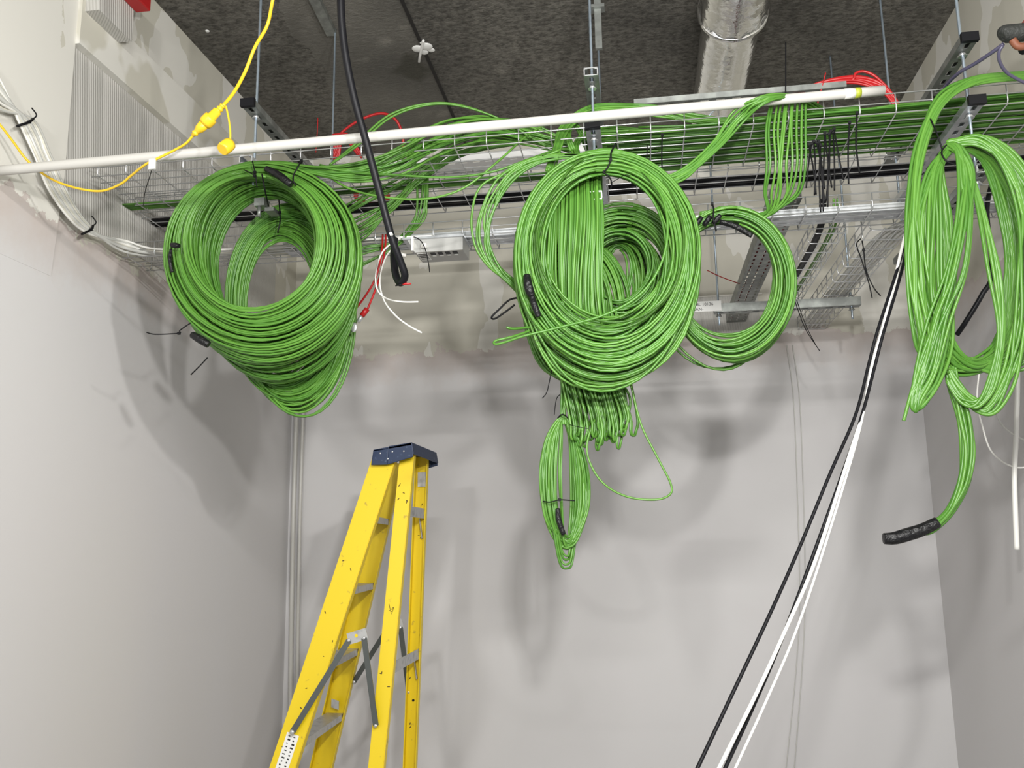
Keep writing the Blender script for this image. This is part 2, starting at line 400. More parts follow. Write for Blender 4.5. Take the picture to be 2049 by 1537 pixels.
T1 = basket('wide wire basket tray across the top, filled with green cables at the right', (-1.755, 2.48, 2.802), X_, Y_, XR+1.755, .30, side=.06)
T2 = basket('narrow wire basket tray behind the wide one, carrying a thick black cable', (XL+.01, 2.80, 2.802), X_, Y_, XR-XL-.01, .20, side=.06)
T3 = basket('lowest wire basket tray across the room, above the grey patch box', (XL+.03, 2.715, 2.602), X_, Y_, XR-XL-.03, .15, side=.054)
basket('wire basket tray running back to the wall beside the slotted tray', (.60, 2.90, 2.602), Y_, X_, YB-2.90, .10, nl=3)
T4 = basket('open-sided wire basket tray of stepped hooks running back at the right', (.78, 2.90, 2.602), Y_, X_, YB-2.90, .13, nl=3, x_open=True, side=.06)
# curved sweep where T4 meets T3
# flat slotted channel lying in the lowest tray
c = MB(); perf(c, (-1.2, 2.745, 2.607), 2.5, .085, .03, .007, .06, 2, .0015, X_, Y_, Z_)
c.span((-1.2, 2.744, 2.607), (1.3, 2.7455, 2.63)); c.span((-1.2, 2.829, 2.607), (1.3, 2.8305, 2.63))
c.build('trunking_channel', 'zinc', label='long grey metal channel lying in the lowest basket tray', cat='trunking')
# slotted tray towards the back wall
c = MB(); perf(c, (.44, 2.72, 2.655), YB-2.72, .092, .026, .008, .045, 3, .0015, Y_, X_, Z_)
c.span((.44, 2.72, 2.655), (.4415, YB, 2.70)); c.span((.5305, 2.72, 2.655), (.532, YB, 2.70))
c.build('slotted_tray', 'darkzinc', label='grey slotted metal tray running back to the wall between the wire baskets', cat='cable tray')
c = MB(); perf(c, (XL+.08, 3.19, 3.09), 1.9, .13, .028, .008, .05, 3, .0015, X_, Y_, Z_)
c.span((XL+.08, 3.19, 3.09), (XL+1.98, 3.1915, 3.115)); c.span((XL+.08, 3.3185, 3.09), (XL+1.98, 3.32, 3.115))
c.build('slotted_tray', 'white_powder', label='pale slotted metal tray under the ceiling behind the green cables', cat='cable tray')
c = MB(); perf(c, (.02, 2.66, 2.99), .66, .06, .026, .008, .05, 2, .0015, X_, Y_, Z_)
c.span((.02, 2.659, 2.99), (.68, 2.6605, 3.008)); c.build('slotted_tray', 'darkzinc', label='grey slotted rail above the basket tray, under the foil duct', cat='cable tray')
# far rods
a, b = UZ(628, -12, ZC), UZ(664, 62, ZC)
s = MB(); s.bar((a.x, a.y, ZC-.012), (b.x, b.y, ZC-.012), .041, .022, (1, 0, 0)); s.build('ceiling_channel', 'darkzinc', label='short dark metal channel fixed to the ceiling beside the black cable', cat='channel')
a = UZ(1203, 0, ZC); c = U(1196, 20, 2.9)
m = MB().span((c.x-.012, 2.885, c.z-.16), (c.x+.012, 2.90, ZC)); m.box((c.x, 2.89, c.z), (.05, .04, .012)); m.build('ceiling_bracket', 'darkzinc', label='narrow metal bracket dropping from the ceiling behind the middle rod', cat='bracket')
# ================================================================ DUCT
def duct():
    x0, z0 = .405, 3.555; t = thing('foil_duct', (x0, 3.6, z0-.14), 'silver foil-wrapped round air duct under the concrete ceiling', 'duct')
    m = MB(); rnd = random.Random(3); N_ = 40
    ys = [1.9+i*(YB-1.9)/60 for i in range(61)]; b0 = 0
    rr = lambda y: .112+.016*math.exp(-((y-3.06)/.05)**2)+.012*(1 if y < 3.02 else 0)+rnd.uniform(-.0012, .0012)
    for y in ys:
        r_ = rr(y); near = math.exp(-((y-3.06)/.09)**2)
        for k in range(N_):
            an = 2*math.pi*k/N_; q = r_+rnd.uniform(-.006, .006)*near
            m.v.append(Vector((x0+math.cos(an)*q, y, z0+math.sin(an)*q)))
    for i in range(60):
        for k in range(N_):
            q = (k+1) % N_; m.f.append((i*N_+k, (i+1)*N_+k, (i+1)*N_+q, i*N_+q)); m.sm.append(True)
    m.build('duct_wrap', 'foil', t)
    s = MB(); s.tube([Vector((x0+math.cos(a_)*.124*1.0, 3.075, z0+math.sin(a_)*.124)) for a_ in [2*math.pi*i/40 for i in range(40)]], .011, 6, closed=True)
    s.build('joint_band', M['foil'], t)
duct()
# ================================================================ PIPE, BLACK CABLE, YELLOW CORD
t = thing('conduit_pipe', (-.6, 2.40, 2.83), 'long white plastic conduit pipe lying across the front of the trays', 'pipe')
a, b = U(-25, 344, 2.075), U(1768, 181, 2.46)
MB().tube(spline([a, a.lerp(b, .33), a.lerp(b, .66)+Z_*.001, b], 6), .0142, 16).build('pipe', 'pvc', t)
d = (b-a).normalized(); q = a.lerp(b, .44)
e1 = b-d*.085
MB().tube([e1, e1+d*.016], .0152, 16).build('tape_ring', mat('yellow_green_tape', (.35, .4, .03), .5), t, label='yellow and green tape ring')
MB().tube([e1-d*.03, e1-d*.001], .0150, 12).build('wrap', 'white', t, label='white plastic wrap')
def cable(pts, r, m, name, lab, cat='cable', group=None, per=10, seg=8, parent=None):
    return MB().tube(spline([Vector(p) for p in pts], per), r, seg).build(name, m, parent, label=lab, cat=cat, group=group)
y = 2.15
top = U(683, -25, 2.05); pts = [U(679, -400, 2.0), U(681, -60, 2.05), U(686, 70, 2.08), U(706, 185, 2.12), U(733, 285, 2.16), U(762, 395, 2.2), U(785, 480, 2.24), U(802, 525, 2.27), U(810, 552, 2.29), U(801, 566, 2.31), U(792, 550, 2.33), U(788, 515, 2.35), U(790, 480, 2.42)]
t = thing('black_cable', top, 'thick black power cable hanging from above and looping back at its end', 'cable')
MB().tube(spline(pts, 8), .0108, 12).build('sheath', 'black', t)
q = U(803, 569, 2.30)
MB().tube([q+Vector((-.017, 0, -.003)), q+Vector((.005, 0, 0))], .0022, 6).build('tie_tail', 'tie', t)
MB().tube([q, q+Vector((.012, 0, .001)), q+Vector((.028, 0, 0))], .0032, 6, rf=lambda f: .6+.6*math.sin(f*3)).build('red_tip', 'red', t, label='red tip at the loop end')
MB().tube([U(781, 466, 2.222), U(784, 471, 2.222)], .0045, 8).build('white_mark', 'label', t, label='white paint fleck')
# yellow cord with connector
t = thing('extension_cord', U(415, 240, 2.2), 'yellow extension cord with joined plug and hanging cap, at upper left', 'cord')
MB().tube(spline([U(575, -120, 2.0), U(547, -5, 2.05), U(535, 50, 2.08), U(510, 95, 2.07), U(490, 145, 2.07), U(468, 185, 2.05), U(446, 212, 2.02)], 8), .0048, 8).build('upper_cord', 'yellow', t)
MB().tube(spline([U(*q) for q in ((387, 270, 2.03), (372, 287, 2.04), (350, 300, 2.05), (318, 316, 2.055), (290, 330, 2.065), (262, 352, 2.10), (240, 369, 2.12), (205, 382, 2.14), (165, 379, 2.14), (120, 366, 2.15), (85, 347, 2.155), (52, 318, 2.13), (25, 282, 2.09), (0, 250, 2.05), (-40, 205, 2.0))], 6), .0034, 8).build('lower_cord', 'yellow', t)
ca, cb = U(447, 211, 2.02), U(386, 271, 2.03); L_ = cb-ca
def prof(ps, seg=16): return MB(), ps
m = MB()
def lathe(m, a, d, prof, seg=18):
    pts = [a+d*f for f, r in prof]; b0 = len(m.v)
    m.tube(pts, 1, seg)
    T = d.normalized()
    for i, (f, r) in enumerate(prof):
        for k in range(seg):
            v = m.v[b0+i*seg+k]; m.v[b0+i*seg+k] = pts[i]+(v-pts[i]).normalized()*r
    return m
lathe(m, ca, L_, [(0, .009), (.04, .009), (.05, .007), (.08, .007), (.09, .0095), (.13, .0095), (.14, .0075), (.17, .0075), (.18, .0115), (.38, .0125), (.39, .017), (.44, .0185), (.56, .0185), (.62, .0165)])
m.build('socket', 'yellow', t)
m = MB(); lathe(m, ca, L_, [(.60, .0145), (.80, .012), (.82, .0095), (.86, .0095), (.87, .0075), (.90, .0075), (.91, .0088), (.95, .0088), (.96, .006), (1.0, .006)]); m.build('plug', 'yellow', t)
MB().tube(spline([U(452, 212, 2.01), U(458, 240, 2.01), U(461, 270, 2.01), U(459, 292, 2.01)], 6), .0026, 6, rf=lambda f: 1).build('cap_strap', 'yellow', t)
m = MB(); cc = U(456, 291, 2.01); d = U(440, 303, 1.99)-cc
lathe(m, cc+d*-.35, d.normalized()*.036, [(0, .006), (.05, .008), (.06, .0165), (.3, .0175), (.85, .0175), (1, .015)]); m.build('socket_cap', 'yellow', t)
m = MB(); pp = U(305, 325, 2.055); m.box(pp+Z_*-.005, (.020, .004, .03)); m.build('hang_tag', 'clear', t, label='small clear tag on the cord')
MB().tube(spline([pp+Z_*-.02, U(300, 352, 2.10), U(290, 385, 2.2), U(287, 412, 2.3)]), .0012, 5).build('tag_string', 'tie', t)
# ================================================================ GREEN CABLE MACHINERY
RC = .0037
def noise_fn(rnd, amp):
    a = [(rnd.uniform(-1, 1)*amp, rnd.choice((1, 2, 3)), rnd.uniform(0, 6.28)) for _ in range(3)]
    return lambda th: sum(A*math.sin(k*th+p) for A, k, p in a)
def ring_cables(parent, keys, ncab, turns, rnd, wob=2.0, wobd=.006, udist=None, start=None, r=RC, vd=.004, drift=.06, name='cable'):
    """keys: list of (depth, inner(cx,top,bot,rx), outer(...)) from front to back; builds ncab helical cables"""
    def K(u, v):
        x = u*(len(keys)-1); i = min(int(x), len(keys)-2); f = x-i
        A, B = keys[i], keys[i+1]; dep = A[0]*(1-f)+B[0]*f
        g = [(A[1][j]*(1-f)+B[1][j]*f)*(1-v)+(A[2][j]*(1-f)+B[2][j]*f)*v for j in range(4)]
        return dep, g
    for c in range(ncab):
        u = (udist(rnd) if udist else rnd.random()); v = (c+.5)/ncab if udist is None else rnd.random()
        v = rnd.random()
        loops = []
        for k in range(turns+1):
            loops.append(K(u, v)); u = min(1, max(0, u+rnd.uniform(-drift, drift))); v = min(1, max(0, v+rnd.uniform(-.18, .18)))
        nx, ny, nd = noise_fn(rnd, wob), noise_fn(rnd, wob), noise_fn(rnd, wobd)
        pts = []; nseg = 40; ph = rnd.uniform(-.25, .25)
        for k in range(turns):
            (d0, g0), (d1, g1) = loops[k], loops[k+1]
            for s_ in range(nseg+(1 if k == turns-1 else 0)):
                f = s_/nseg; th = 2*math.pi*f+ph; g = [p_*(1-f)+q_*f for p_, q_ in zip(g0, g1)]; dep = d0*(1-f)+d1*f
                loose = .35+.65*(math.sin(th/2)**2); tt = th+2*math.pi*k*.37
                cx, tp, bt, rx = g; my, ry = (tp+bt)/2, (bt-tp)/2
                x = cx+rx*math.sin(th)*(1+.03*math.cos(th))+nx(tt)*loose; yy = my-ry*math.cos(th)+ny(tt)*loose
                pts.append(U(x, yy, dep+nd(tt)*loose+(v-.5)*vd))
        MB().tube(pts, r, 6).build(name, 'green', parent)
def path_cables(parent, ctrl, n, rnd, closed=False, r=RC, per=7, m='green', name='cable', jit=1.0, label=None, cat=None, group=None, end=0):
    """ctrl: (px,py,depth,spread px x, spread px y, spread depth)"""
    out = []
    for c in range(n):
        an, rr = rnd.uniform(0, 6.28), rnd.random()**.5; ox, oy, od = rnd.uniform(-1, 1), rnd.uniform(-1, 1), rnd.uniform(-1, 1)
        pts = []
        for k, q in enumerate(ctrl):
            px, py, dp = q[:3]; sx, sy, sd = (tuple(q[3:])+(0, 0, 0))[:3]
            pts.append(U(px+ox*sx+rnd.uniform(-1, 1)*jit*min(sx, 14)*.35, py+oy*sy+rnd.uniform(-1, 1)*jit*min(sy, 14)*.35, dp+od*sd))
        if end: pts = pts[:len(pts)]
        out.append(MB().tube(spline(pts, per, closed), r, 6, closed=closed).build(name, m, parent, label=label, cat=cat, group=group))
    return out
def tie(parent, pts, r=.0019, head=None, m='tie', name='cable_tie', **k):
    b = MB().tube(spline([Vector(p) for p in pts], 6), r, 5)
    if head is not None: b.box(pts[head], (.008, .006, .008))
    return b.build(name, m, parent, **k)
def wrap(parent, pts, r, name='tape_wrap', m='tape', **k):
    return MB().tube(spline([Vector(p) for p in pts], 5), r, 12, rf=lambda f: .82+.18*math.sin(math.pi*min(1, max(0, f)))).build(name, m, parent, **k)
# ---------------- left coil
rnd = random.Random(11)
A = thing('cable_coil', U(525, 335, 2.40), 'large round tunnel-like coil of green cables hanging at the left', 'cable coil')
KA = [(2.37, (505, 352, 614, 130), (522, 326, 700, 197)),
      (2.46, (520, 362, 645, 112), (540, 338, 745, 185)),
      (2.56, (546, 408, 690, 98), (562, 368, 770, 158)),
      (2.64, (566, 500, 770, 62), (592, 430, 822, 116))]
ring_cables(A, KA, 50, 3, rnd, udist=lambda q: q.random()*.30, wob=3.4, drift=.1)
ring_cables(A, KA, 30, 3, rnd, udist=lambda q: .44+q.random()*.18, wob=3.2, drift=.03)
ring_cables(A, KA, 22, 3, rnd, udist=lambda q: .88+q.random()*.12, wob=3.4, drift=.02)
# loose lower loops
ring_cables(A, [(2.60, (585, 440, 800, 100), (600, 440, 838, 110)), (2.64, (590, 440, 800, 100), (604, 440, 836, 112))], 4, 2, rnd, wob=4)
# leads to the tray
path_cables(A, [(430, 360, 2.40, 3, 6), (490, 336, 2.40, 3, 7, .01), (560, 330, 2.40, 2, 6, .012), (640, 344, 2.41, 2, 7, .012), (720, 348, 2.43, 4, 16, .01), (800, 322, 2.46, 6, 26, .02), (880, 282, 2.52, 8, 32, .02), (970, 258, 2.60, 8, 22, .02), (1060, 270, 2.68, 8, 16, .02), (1150, 300, 2.72, 5, 10, .02)], 26, rnd, jit=1.9)
path_cables(A, [(640, 470, 2.60, 10, 20), (720, 440, 2.66, 6, 46), (790, 395, 2.70, 6, 34), (850, 345, 2.72, 6, 18), (930, 300, 2.70, 6, 16), (1040, 280, 2.68, 6, 10)], 15, rnd, jit=1.7)
path_cables(A, [(660, 330, 2.42), (712, 290, 2.46, 3, 3), (780, 232, 2.5, 3, 4), (860, 207, 2.54, 4, 5), (930, 213, 2.58, 4, 5), (1010, 243, 2.62, 3, 3), (1090, 290, 2.66, 3, 3), (1150, 300, 2.7)], 2, rnd)
path_cables(A, [(640, 330, 2.42), (700, 345, 2.42), (790, 350, 2.42), (890, 355, 2.43), (980, 345, 2.44), (1060, 318, 2.46), (1110, 300, 2.5)], 1, rnd)
path_cables(A, [(640, 340, 2.42), (700, 378, 2.42), (780, 396, 2.42), (860, 397, 2.43), (930, 375, 2.44), (1000, 320, 2.46), (1050, 275, 2.5), (1090, 250, 2.56)], 1, rnd)
path_cables(A, [(845, 330, 2.73, 18, 4), (850, 400, 2.74, 16, 4), (835, 445, 2.75, 16, 6), (790, 490, 2.72, 12, 10), (720, 515, 2.68, 6, 20), (660, 540, 2.64, 4, 16)], 7, rnd)
MB().box(U(524, 408, 2.50), (.034, .04, .026)).box(U(545, 424, 2.52), (.03, .05, .012)).cyl(U(519, 414, 2.495), U(518, 434, 2.495), .006).build('hook_bracket', 'darkzinc', A)
tie(A, [U(505, 322, 2.34), U(510, 345, 2.34), U(507, 352, 2.35)], head=1); tie(A, [U(488, 340, 2.345), U(510, 352, 2.335), U(513, 368, 2.34), U(515, 376, 2.345)], head=1)
tie(A, [U(524, 348, 2.335), U(530, 380, 2.34), U(537, 412, 2.43)], r=.0024)
tie(A, [U(603, 322, 2.35), U(596, 335, 2.345), U(588, 350, 2.345), U(587, 362, 2.345), U(592, 372, 2.35)], r=.0024, head=0)
tie(A, [U(558, 400, 2.5), U(560, 425, 2.53), U(560, 445, 2.535), U(555, 466, 2.54)], r=.0024, head=1)
wrap(A, [U(533, 338, 2.35), U(560, 352, 2.34), U(583, 370, 2.34)], .0115); wrap(A, [U(385, 670, 2.33), U(402, 680, 2.325), U(418, 690, 2.33)], .0125)
wrap(A, [U(343, 490, 2.335), U(358, 492, 2.33)], .0085, m='tape'); wrap(A, [U(342, 500, 2.34), U(340, 520, 2.335), U(345, 545, 2.34)], .0052)
tie(A, [U(382, 646, 2.335), U(360, 661, 2.33), U(358, 667, 2.33), U(310, 669, 2.31), U(293, 665, 2.30)], head=2)
tie(A, [U(415, 716, 2.36), U(400, 732, 2.34), U(382, 750, 2.34)]); 
# ---------------- central coil
rnd = random.Random(5)
B = thing('cable_coil', U(1215, 300, 2.40), 'biggest green cable coil in the middle, under the bright open strut end', 'cable coil')
KB = [(2.34, (1213, 348, 634, 126), (1216, 300, 735, 186)), (2.42, (1213, 350, 640, 122), (1214, 300, 790, 184))]
ring_cables(B, KB, 44, 3, rnd, wob=4.2, wobd=.008, drift=.12)
ring_cables(B, [(2.34, (1212, 346, 690, 122), (1214, 320, 790, 175)), (2.42, (1213, 350, 640, 122), (1214, 300, 780, 184))], 6, 2, rnd, wob=8, wobd=.008)
ring_cables(B, [(2.52, (1238, 470, 590, 55), (1240, 402, 690, 130)), (2.64, (1255, 500, 640, 60), (1270, 430, 720, 118))], 30, 3, rnd, wob=3)
ring_cables(B, [(2.50, (1135, 540, 740, 55), (1135, 470, 768, 104)), (2.60, (1150, 540, 740, 55), (1160, 480, 760, 100))], 22, 3, rnd, wob=3.5)
ring_cables(B, [(2.60, (1236, 500, 600, 18), (1240, 455, 690, 92)), (2.68, (1240, 500, 620, 20), (1245, 470, 680, 84))], 16, 3, rnd, wob=6)
# upright skein seen edge-on, coming out again below the ring
for i in range(48):
    f = (i+.5)/48; xt = 1114+92*f+rnd.uniform(-3, 3); dd = rnd.uniform(-.012, .012); xb = 1148+112*f+rnd.uniform(-9, 9); yb = rnd.choice((840, 862, 868, 872, 880, 885, 890, 908))+rnd.uniform(-10, 10)
    if xb > 1240: yb = min(yb, 872)
    x2 = xb+rnd.uniform(7, 15)*rnd.choice((-1, 1)); mid = 1098+108*f
    w2 = rnd.uniform(-9, 9)
    pts = [U(xt, 338+rnd.uniform(-3, 5)+10*abs(f-.5), 2.44+dd), U(xt-3-5*(1-f), 365, 2.415+dd), U(mid+2, 440, 2.40+dd), U(mid-2+w2*.6, 560, 2.405+dd), U(mid+4+w2, 640, 2.42+dd),
           U(mid*.5+xb*.5, 740, 2.49+dd), U(xb, yb-40, 2.50+dd), U(xb+(x2-xb)*.15, yb-8, 2.50+dd), U((xb+x2)/2, yb, 2.51+dd), U(x2-(x2-xb)*.15, yb-8, 2.52+dd), U(x2, yb-45, 2.53+dd),
           U(mid*.4+x2*.6, 700, 2.56+dd), U(mid+w2, 560, 2.56+dd), U(mid, 440, 2.54+dd), U(xt, 365, 2.49+dd)]
    MB().tube(spline(pts, 5, True), RC, 6, closed=True).build('cable', 'green', B)
# loose strands left of the ring
path_cables(B, [(1160, 310, 2.40, 3, 5), (1075, 318, 2.40, 6, 8), (1010, 355, 2.40, 14, 8), (975, 420, 2.41, 17, 4), (968, 480, 2.42, 15, 4), (988, 530, 2.44, 11, 6), (1025, 565, 2.46, 6, 8), (1060, 590, 2.5, 5, 8)], 8, rnd)
path_cables(B, [(1120, 300, 2.42), (1040, 335, 2.41), (965, 370, 2.40), (944, 430, 2.40), (950, 490, 2.41), (975, 530, 2.43), (1010, 560, 2.46), (1050, 600, 2.5)], 1, rnd)
# hairpin sticking out at the left and the single strands crossing the hole
path_cables(B, [(1230, 318, 2.36), (1285, 343, 2.335), (1325, 395, 2.31), (1336, 460, 2.30), (1322, 530, 2.295), (1280, 590, 2.29), (1210, 630, 2.285), (1120, 655, 2.28), (1050, 672, 2.27), (1010, 685, 2.27), (991, 689, 2.27), (992, 682, 2.275), (1025, 674, 2.29), (1060, 662, 2.33)], 1, rnd, jit=0)
path_cables(B, [(1230, 312, 2.37), (1160, 322, 2.34), (1104, 392, 2.31), (1075, 460, 2.305), (1085, 540, 2.30), (1120, 590, 2.30), (1175, 632, 2.29), (1230, 645, 2.29), (1290, 630, 2.30), (1345, 580, 2.31), (1368, 500, 2.32), (1358, 420, 2.33), (1315, 350, 2.35), (1260, 318, 2.37)], 2, rnd)
path_cables(B, [(1060, 655, 2.33), (1028, 658, 2.29), (1013, 655, 2.28)], 1, rnd, jit=0)
path_cables(B, [(1045, 595, 2.44), (1020, 600, 2.45), (1000, 618, 2.45), (984, 634, 2.45), (990, 638, 2.46), (1010, 625, 2.47), (1030, 610, 2.47)], 1, rnd, r=.003, m='tie', name='cable_tie')
# single slack loop under the coil
path_cables(B, [(1240, 700, 2.46), (1262, 770, 2.46), (1283, 850, 2.46), (1318, 920, 2.46), (1342, 968, 2.46), (1340, 990, 2.46), (1310, 1000, 2.46), (1255, 994, 2.46), (1208, 968, 2.47), (1180, 925, 2.48), (1175, 885, 2.49), (1190, 840, 2.5)], 1, rnd, jit=0, r=.0030)
# rising strands along the tray top
path_cables(B, [(1100, 340, 2.42, 8, 5), (1112, 300, 2.46, 6, 4), (1130, 258, 2.50, 9, 4), (1170, 224, 2.52, 8, 7), (1230, 214, 2.55, 8, 8), (1310, 222, 2.58, 6, 10), (1400, 238, 2.6, 6, 8), (1490, 246, 2.62, 6, 8), (1600, 232, 2.64, 6, 10), (1720, 222, 2.64, 6, 10)], 12, rnd)
path_cables(B, [(1160, 325, 2.46, 5, 4), (1150, 290, 2.52, 8, 4), (1190, 265, 2.56, 5, 10), (1270, 272, 2.6, 5, 14), (1340, 288, 2.62, 5, 10), (1440, 280, 2.62, 5, 8), (1560, 262, 2.62, 5, 8)], 12, rnd)
path_cables(B, [(1145, 300, 2.50, 5, 4), (1135, 270, 2.50, 7, 2), (1150, 250, 2.56, 4, 3), (1180, 300, 2.60, 8, 4)], 6, rnd)
path_cables(B, [(1215, 316, 2.37, 3, 7), (1265, 335, 2.38, 3, 7), (1315, 362, 2.39, 4, 10), (1370, 348, 2.40, 6, 17), (1430, 292, 2.41, 12, 16), (1475, 238, 2.41, 14, 13), (1512, 206, 2.38, 12, 12), (1552, 193, 2.39, 8, 8), (1598, 196, 2.46, 6, 7), (1650, 225, 2.55, 6, 10), (1710, 248, 2.6, 6, 8), (1800, 235, 2.62, 6, 8)], 9, rnd)
tie(B, [U(1232, 287, 2.34), U(1223, 305, 2.325), U(1222, 320, 2.32), U(1214, 338, 2.32), U(1206, 344, 2.32)], r=.0026, head=2)
tie(B, [U(1206, 344, 2.32), U(1220, 355, 2.33), U(1224, 368, 2.34), U(1222, 378, 2.35)], r=.0024)
tie(B, [U(1222, 366, 2.33), U(1240, 356, 2.31), U(1252, 350, 2.30), U(1262, 352, 2.30)], r=.0011)
wrap(B, [U(1054, 552, 2.325), U(1058, 575, 2.315), U(1064, 592, 2.32)], .0125); wrap(B, [U(1064, 592, 2.32), U(1070, 612, 2.315), U(1078, 634, 2.32)], .0095)
tie(B, [U(1107, 725, 2.42), U(1100, 760, 2.4), U(1094, 785, 2.4), U(1085, 797, 2.4)], r=.0014)
# ---------------- hanging oval hank
rnd = random.Random(8)
C = thing('cable_hank', U(1130, 840, 2.50), 'slim oval hank of green cables hanging lowest, under the central coil', 'cable hank')
for i in range(32):
    f = rnd.random(); w_ = 9+43*f; yb = 1075+rnd.random()*25; side = rnd.uniform(-1, 1)
    cx_ = 1131+rnd.uniform(-2, 2)
    if i < 4: yb = 1112+i*8; w_ = 18+4*i; cx_ = 1130
    pts = [U(1126, 836+rnd.uniform(-4, 6), 2.5), U(cx_-w_*.75, 878, 2.49), U(cx_-w_*.98, 950, 2.48), U(cx_-w_*.82, 1030, 2.48), U(cx_-w_*.35, yb-14, 2.49), U(cx_+6, yb, 2.50), U(cx_+w_*.55, yb-18, 2.51), U(cx_+w_*.95, 1010, 2.52), U(cx_+w_*.88, 940, 2.52), U(cx_+w_*.5, 875, 2.51)]
    pts = [p_+Vector((rnd.uniform(-1, 1)*.002, rnd.uniform(-1, 1)*.008, rnd.uniform(-1, 1)*.002)) for p_ in pts]
    MB().tube(spline(pts, 6, True), .0034, 6, closed=True).build('cable', 'green', C)
path_cables(C, [(1128, 850, 2.5, 5, 0, .004), (1126, 825, 2.5, 4, 0, .003), (1130, 795, 2.5, 7, 0, .004), (1132, 760, 2.5, 9, 0, .006), (1135, 700, 2.5, 12, 0, .01)], 9, rnd, r=.0034)
tie(C, [U(1109, 830, 2.48), U(1113, 800, 2.48), U(1120, 790, 2.49)], r=.0013); tie(C, [U(1116, 836, 2.485), U(1126, 829, 2.475), U(1136, 836, 2.485)], r=.002)
tie(C, [U(1086, 1003, 2.465), U(1100, 1005, 2.455), U(1116, 1001, 2.455), U(1120, 1000, 2.452), U(1150, 1002, 2.45)], r=.0018, head=3)
tie(C, [U(1140, 850, 2.48), U(1160, 855, 2.46), U(1178, 858, 2.46)], r=.001)
wrap(C, [U(1116, 1018, 2.47), U(1118, 1040, 2.465), U(1128, 1070, 2.47)], .0078)
# ---------------- ring coil between centre and right
rnd = random.Random(21)
D = thing('cable_coil', U(1468, 415, 2.62), 'neat open ring coil of green cables right of the central coil', 'cable coil')
ring_cables(D, [(2.50, (1455, 446, 676, 98), (1466, 412, 722, 128)), (2.62, (1452, 446, 672, 96), (1464, 414, 730, 124))], 26, 2, rnd, wob=3.2, drift=.2)
ring_cables(D, [(2.56, (1440, 430, 735, 120), (1445, 430, 745, 126)), (2.60, (1440, 430, 735, 120), (1445, 430, 746, 126))], 2, 1, rnd, wob=6)
for i in range(11):
    f = i/10; xt = 1545+66*f+rnd.uniform(-3, 3)
    pts = [U(xt+20, 200, 2.52), U(xt+6, 190, 2.47), U(xt-1, 200, 2.455), U(xt-2-10*(1-f), 260, 2.45), U(xt-6+rnd.uniform(-5, 5)-6*(1-f), 330, 2.46), U(xt-14+rnd.uniform(-4, 4), 385, 2.50), U(1535+28*f, 420-8*f+rnd.uniform(-5, 5), 2.53), U(1505+20*f, 436+rnd.uniform(-8, 4), 2.55), U(1460, 425+rnd.uniform(-8, 8), 2.56), U(1400, 430+rnd.uniform(-5, 6), 2.56)]
    MB().tube(spline(pts, 6), RC, 6).build('cable', 'green', D)
tie(D, [U(1425, 408, 2.48), U(1428, 418, 2.475), U(1427, 438, 2.47), U(1430, 450, 2.475), U(1433, 463, 2.48)], r=.0026, head=0)
for x0, y0, x1, y1 in ((1370, 466, 1386, 440), (1388, 456, 1404, 434), (1408, 451, 1422, 432), (1426, 448, 1442, 430)):
    wrap(D, [U(x0, y0, 2.485), U(x1, y1, 2.478)], .0075, name='tape_band')
wrap(D, [U(1440, 444, 2.484), U(1470, 452, 2.482), U(1505, 472, 2.488)], .009, name='tape_band')
# ---------------- right coil
rnd = random.Random(31)
E = thing('cable_coil', U(1900, 290, 2.36), 'long drooping green cable coil at the right edge with a taped tail', 'cable coil')
path_cables(E, r=.0046, ctrl=[(2110, 150, 2.44, 0, 5), (2040, 152, 2.42, 4, 5), (1950, 162, 2.38, 6, 6), (1885, 200, 2.36, 8, 7, .01), (1843, 290, 2.35, 9, 4, .01), (1827, 400, 2.34, 11, 4, .012), (1827, 520, 2.34, 12, 6, .014), (1840, 640, 2.35, 14, 8, .014), (1862, 715, 2.37, 16, 8, .012), (1930, 738, 2.42, 10, 9, .01), (2010, 715, 2.46, 8, 10), (2090, 660, 2.5, 4, 12)], n=20, rnd=rnd, jit=1.6)
path_cables(E, r=.0046, ctrl=[(1898, 300, 2.36, 4, 5), (1868, 350, 2.35, 10, 4, .01), (1858, 450, 2.35, 18, 4, .015), (1862, 580, 2.36, 16, 5, .015), (1890, 690, 2.38, 14, 8, .01), (1945, 732, 2.41, 14, 8), (2000, 690, 2.44, 12, 12), (2028, 580, 2.45, 14, 8), (2026, 450, 2.44, 18, 5), (1985, 330, 2.40, 12, 8), (1930, 292, 2.37, 5, 5)], n=24, rnd=rnd, closed=True, jit=2.0)
path_cables(E, r=.0046, ctrl=[(1893, 296, 2.36, 3, 6), (1918, 300, 2.34, 6, 8), (1934, 350, 2.33, 10, 6), (1934, 430, 2.32, 14, 6, .01), (1912, 540, 2.32, 16, 6, .012), (1882, 640, 2.33, 20, 6, .012), (1850, 740, 2.34, 16, 6), (1832, 800, 2.34, 10, 8), (1836, 812, 2.345, 8, 6), (1858, 770, 2.35, 14, 10), (1890, 680, 2.37, 12, 8), (1900, 560, 2.38, 12, 8), (1890, 440, 2.38, 10, 8), (1880, 340, 2.37, 6, 8)], n=15, rnd=rnd, closed=True, jit=2.0)
path_cables(E, r=.0046, ctrl=[(1895, 292, 2.36, 3, 6), (1960, 284, 2.34, 6, 7), (2015, 330, 2.33, 14, 8), (2045, 420, 2.33, 16, 8), (2055, 540, 2.33, 18, 8, .01), (2040, 660, 2.34, 22, 8, .01), (2015, 750, 2.35, 14, 12), (1985, 810, 2.36, 10, 12), (1955, 815, 2.37, 6, 10), (1918, 780, 2.38, 4, 8), (1890, 720, 2.39)], n=9, rnd=rnd, jit=2)
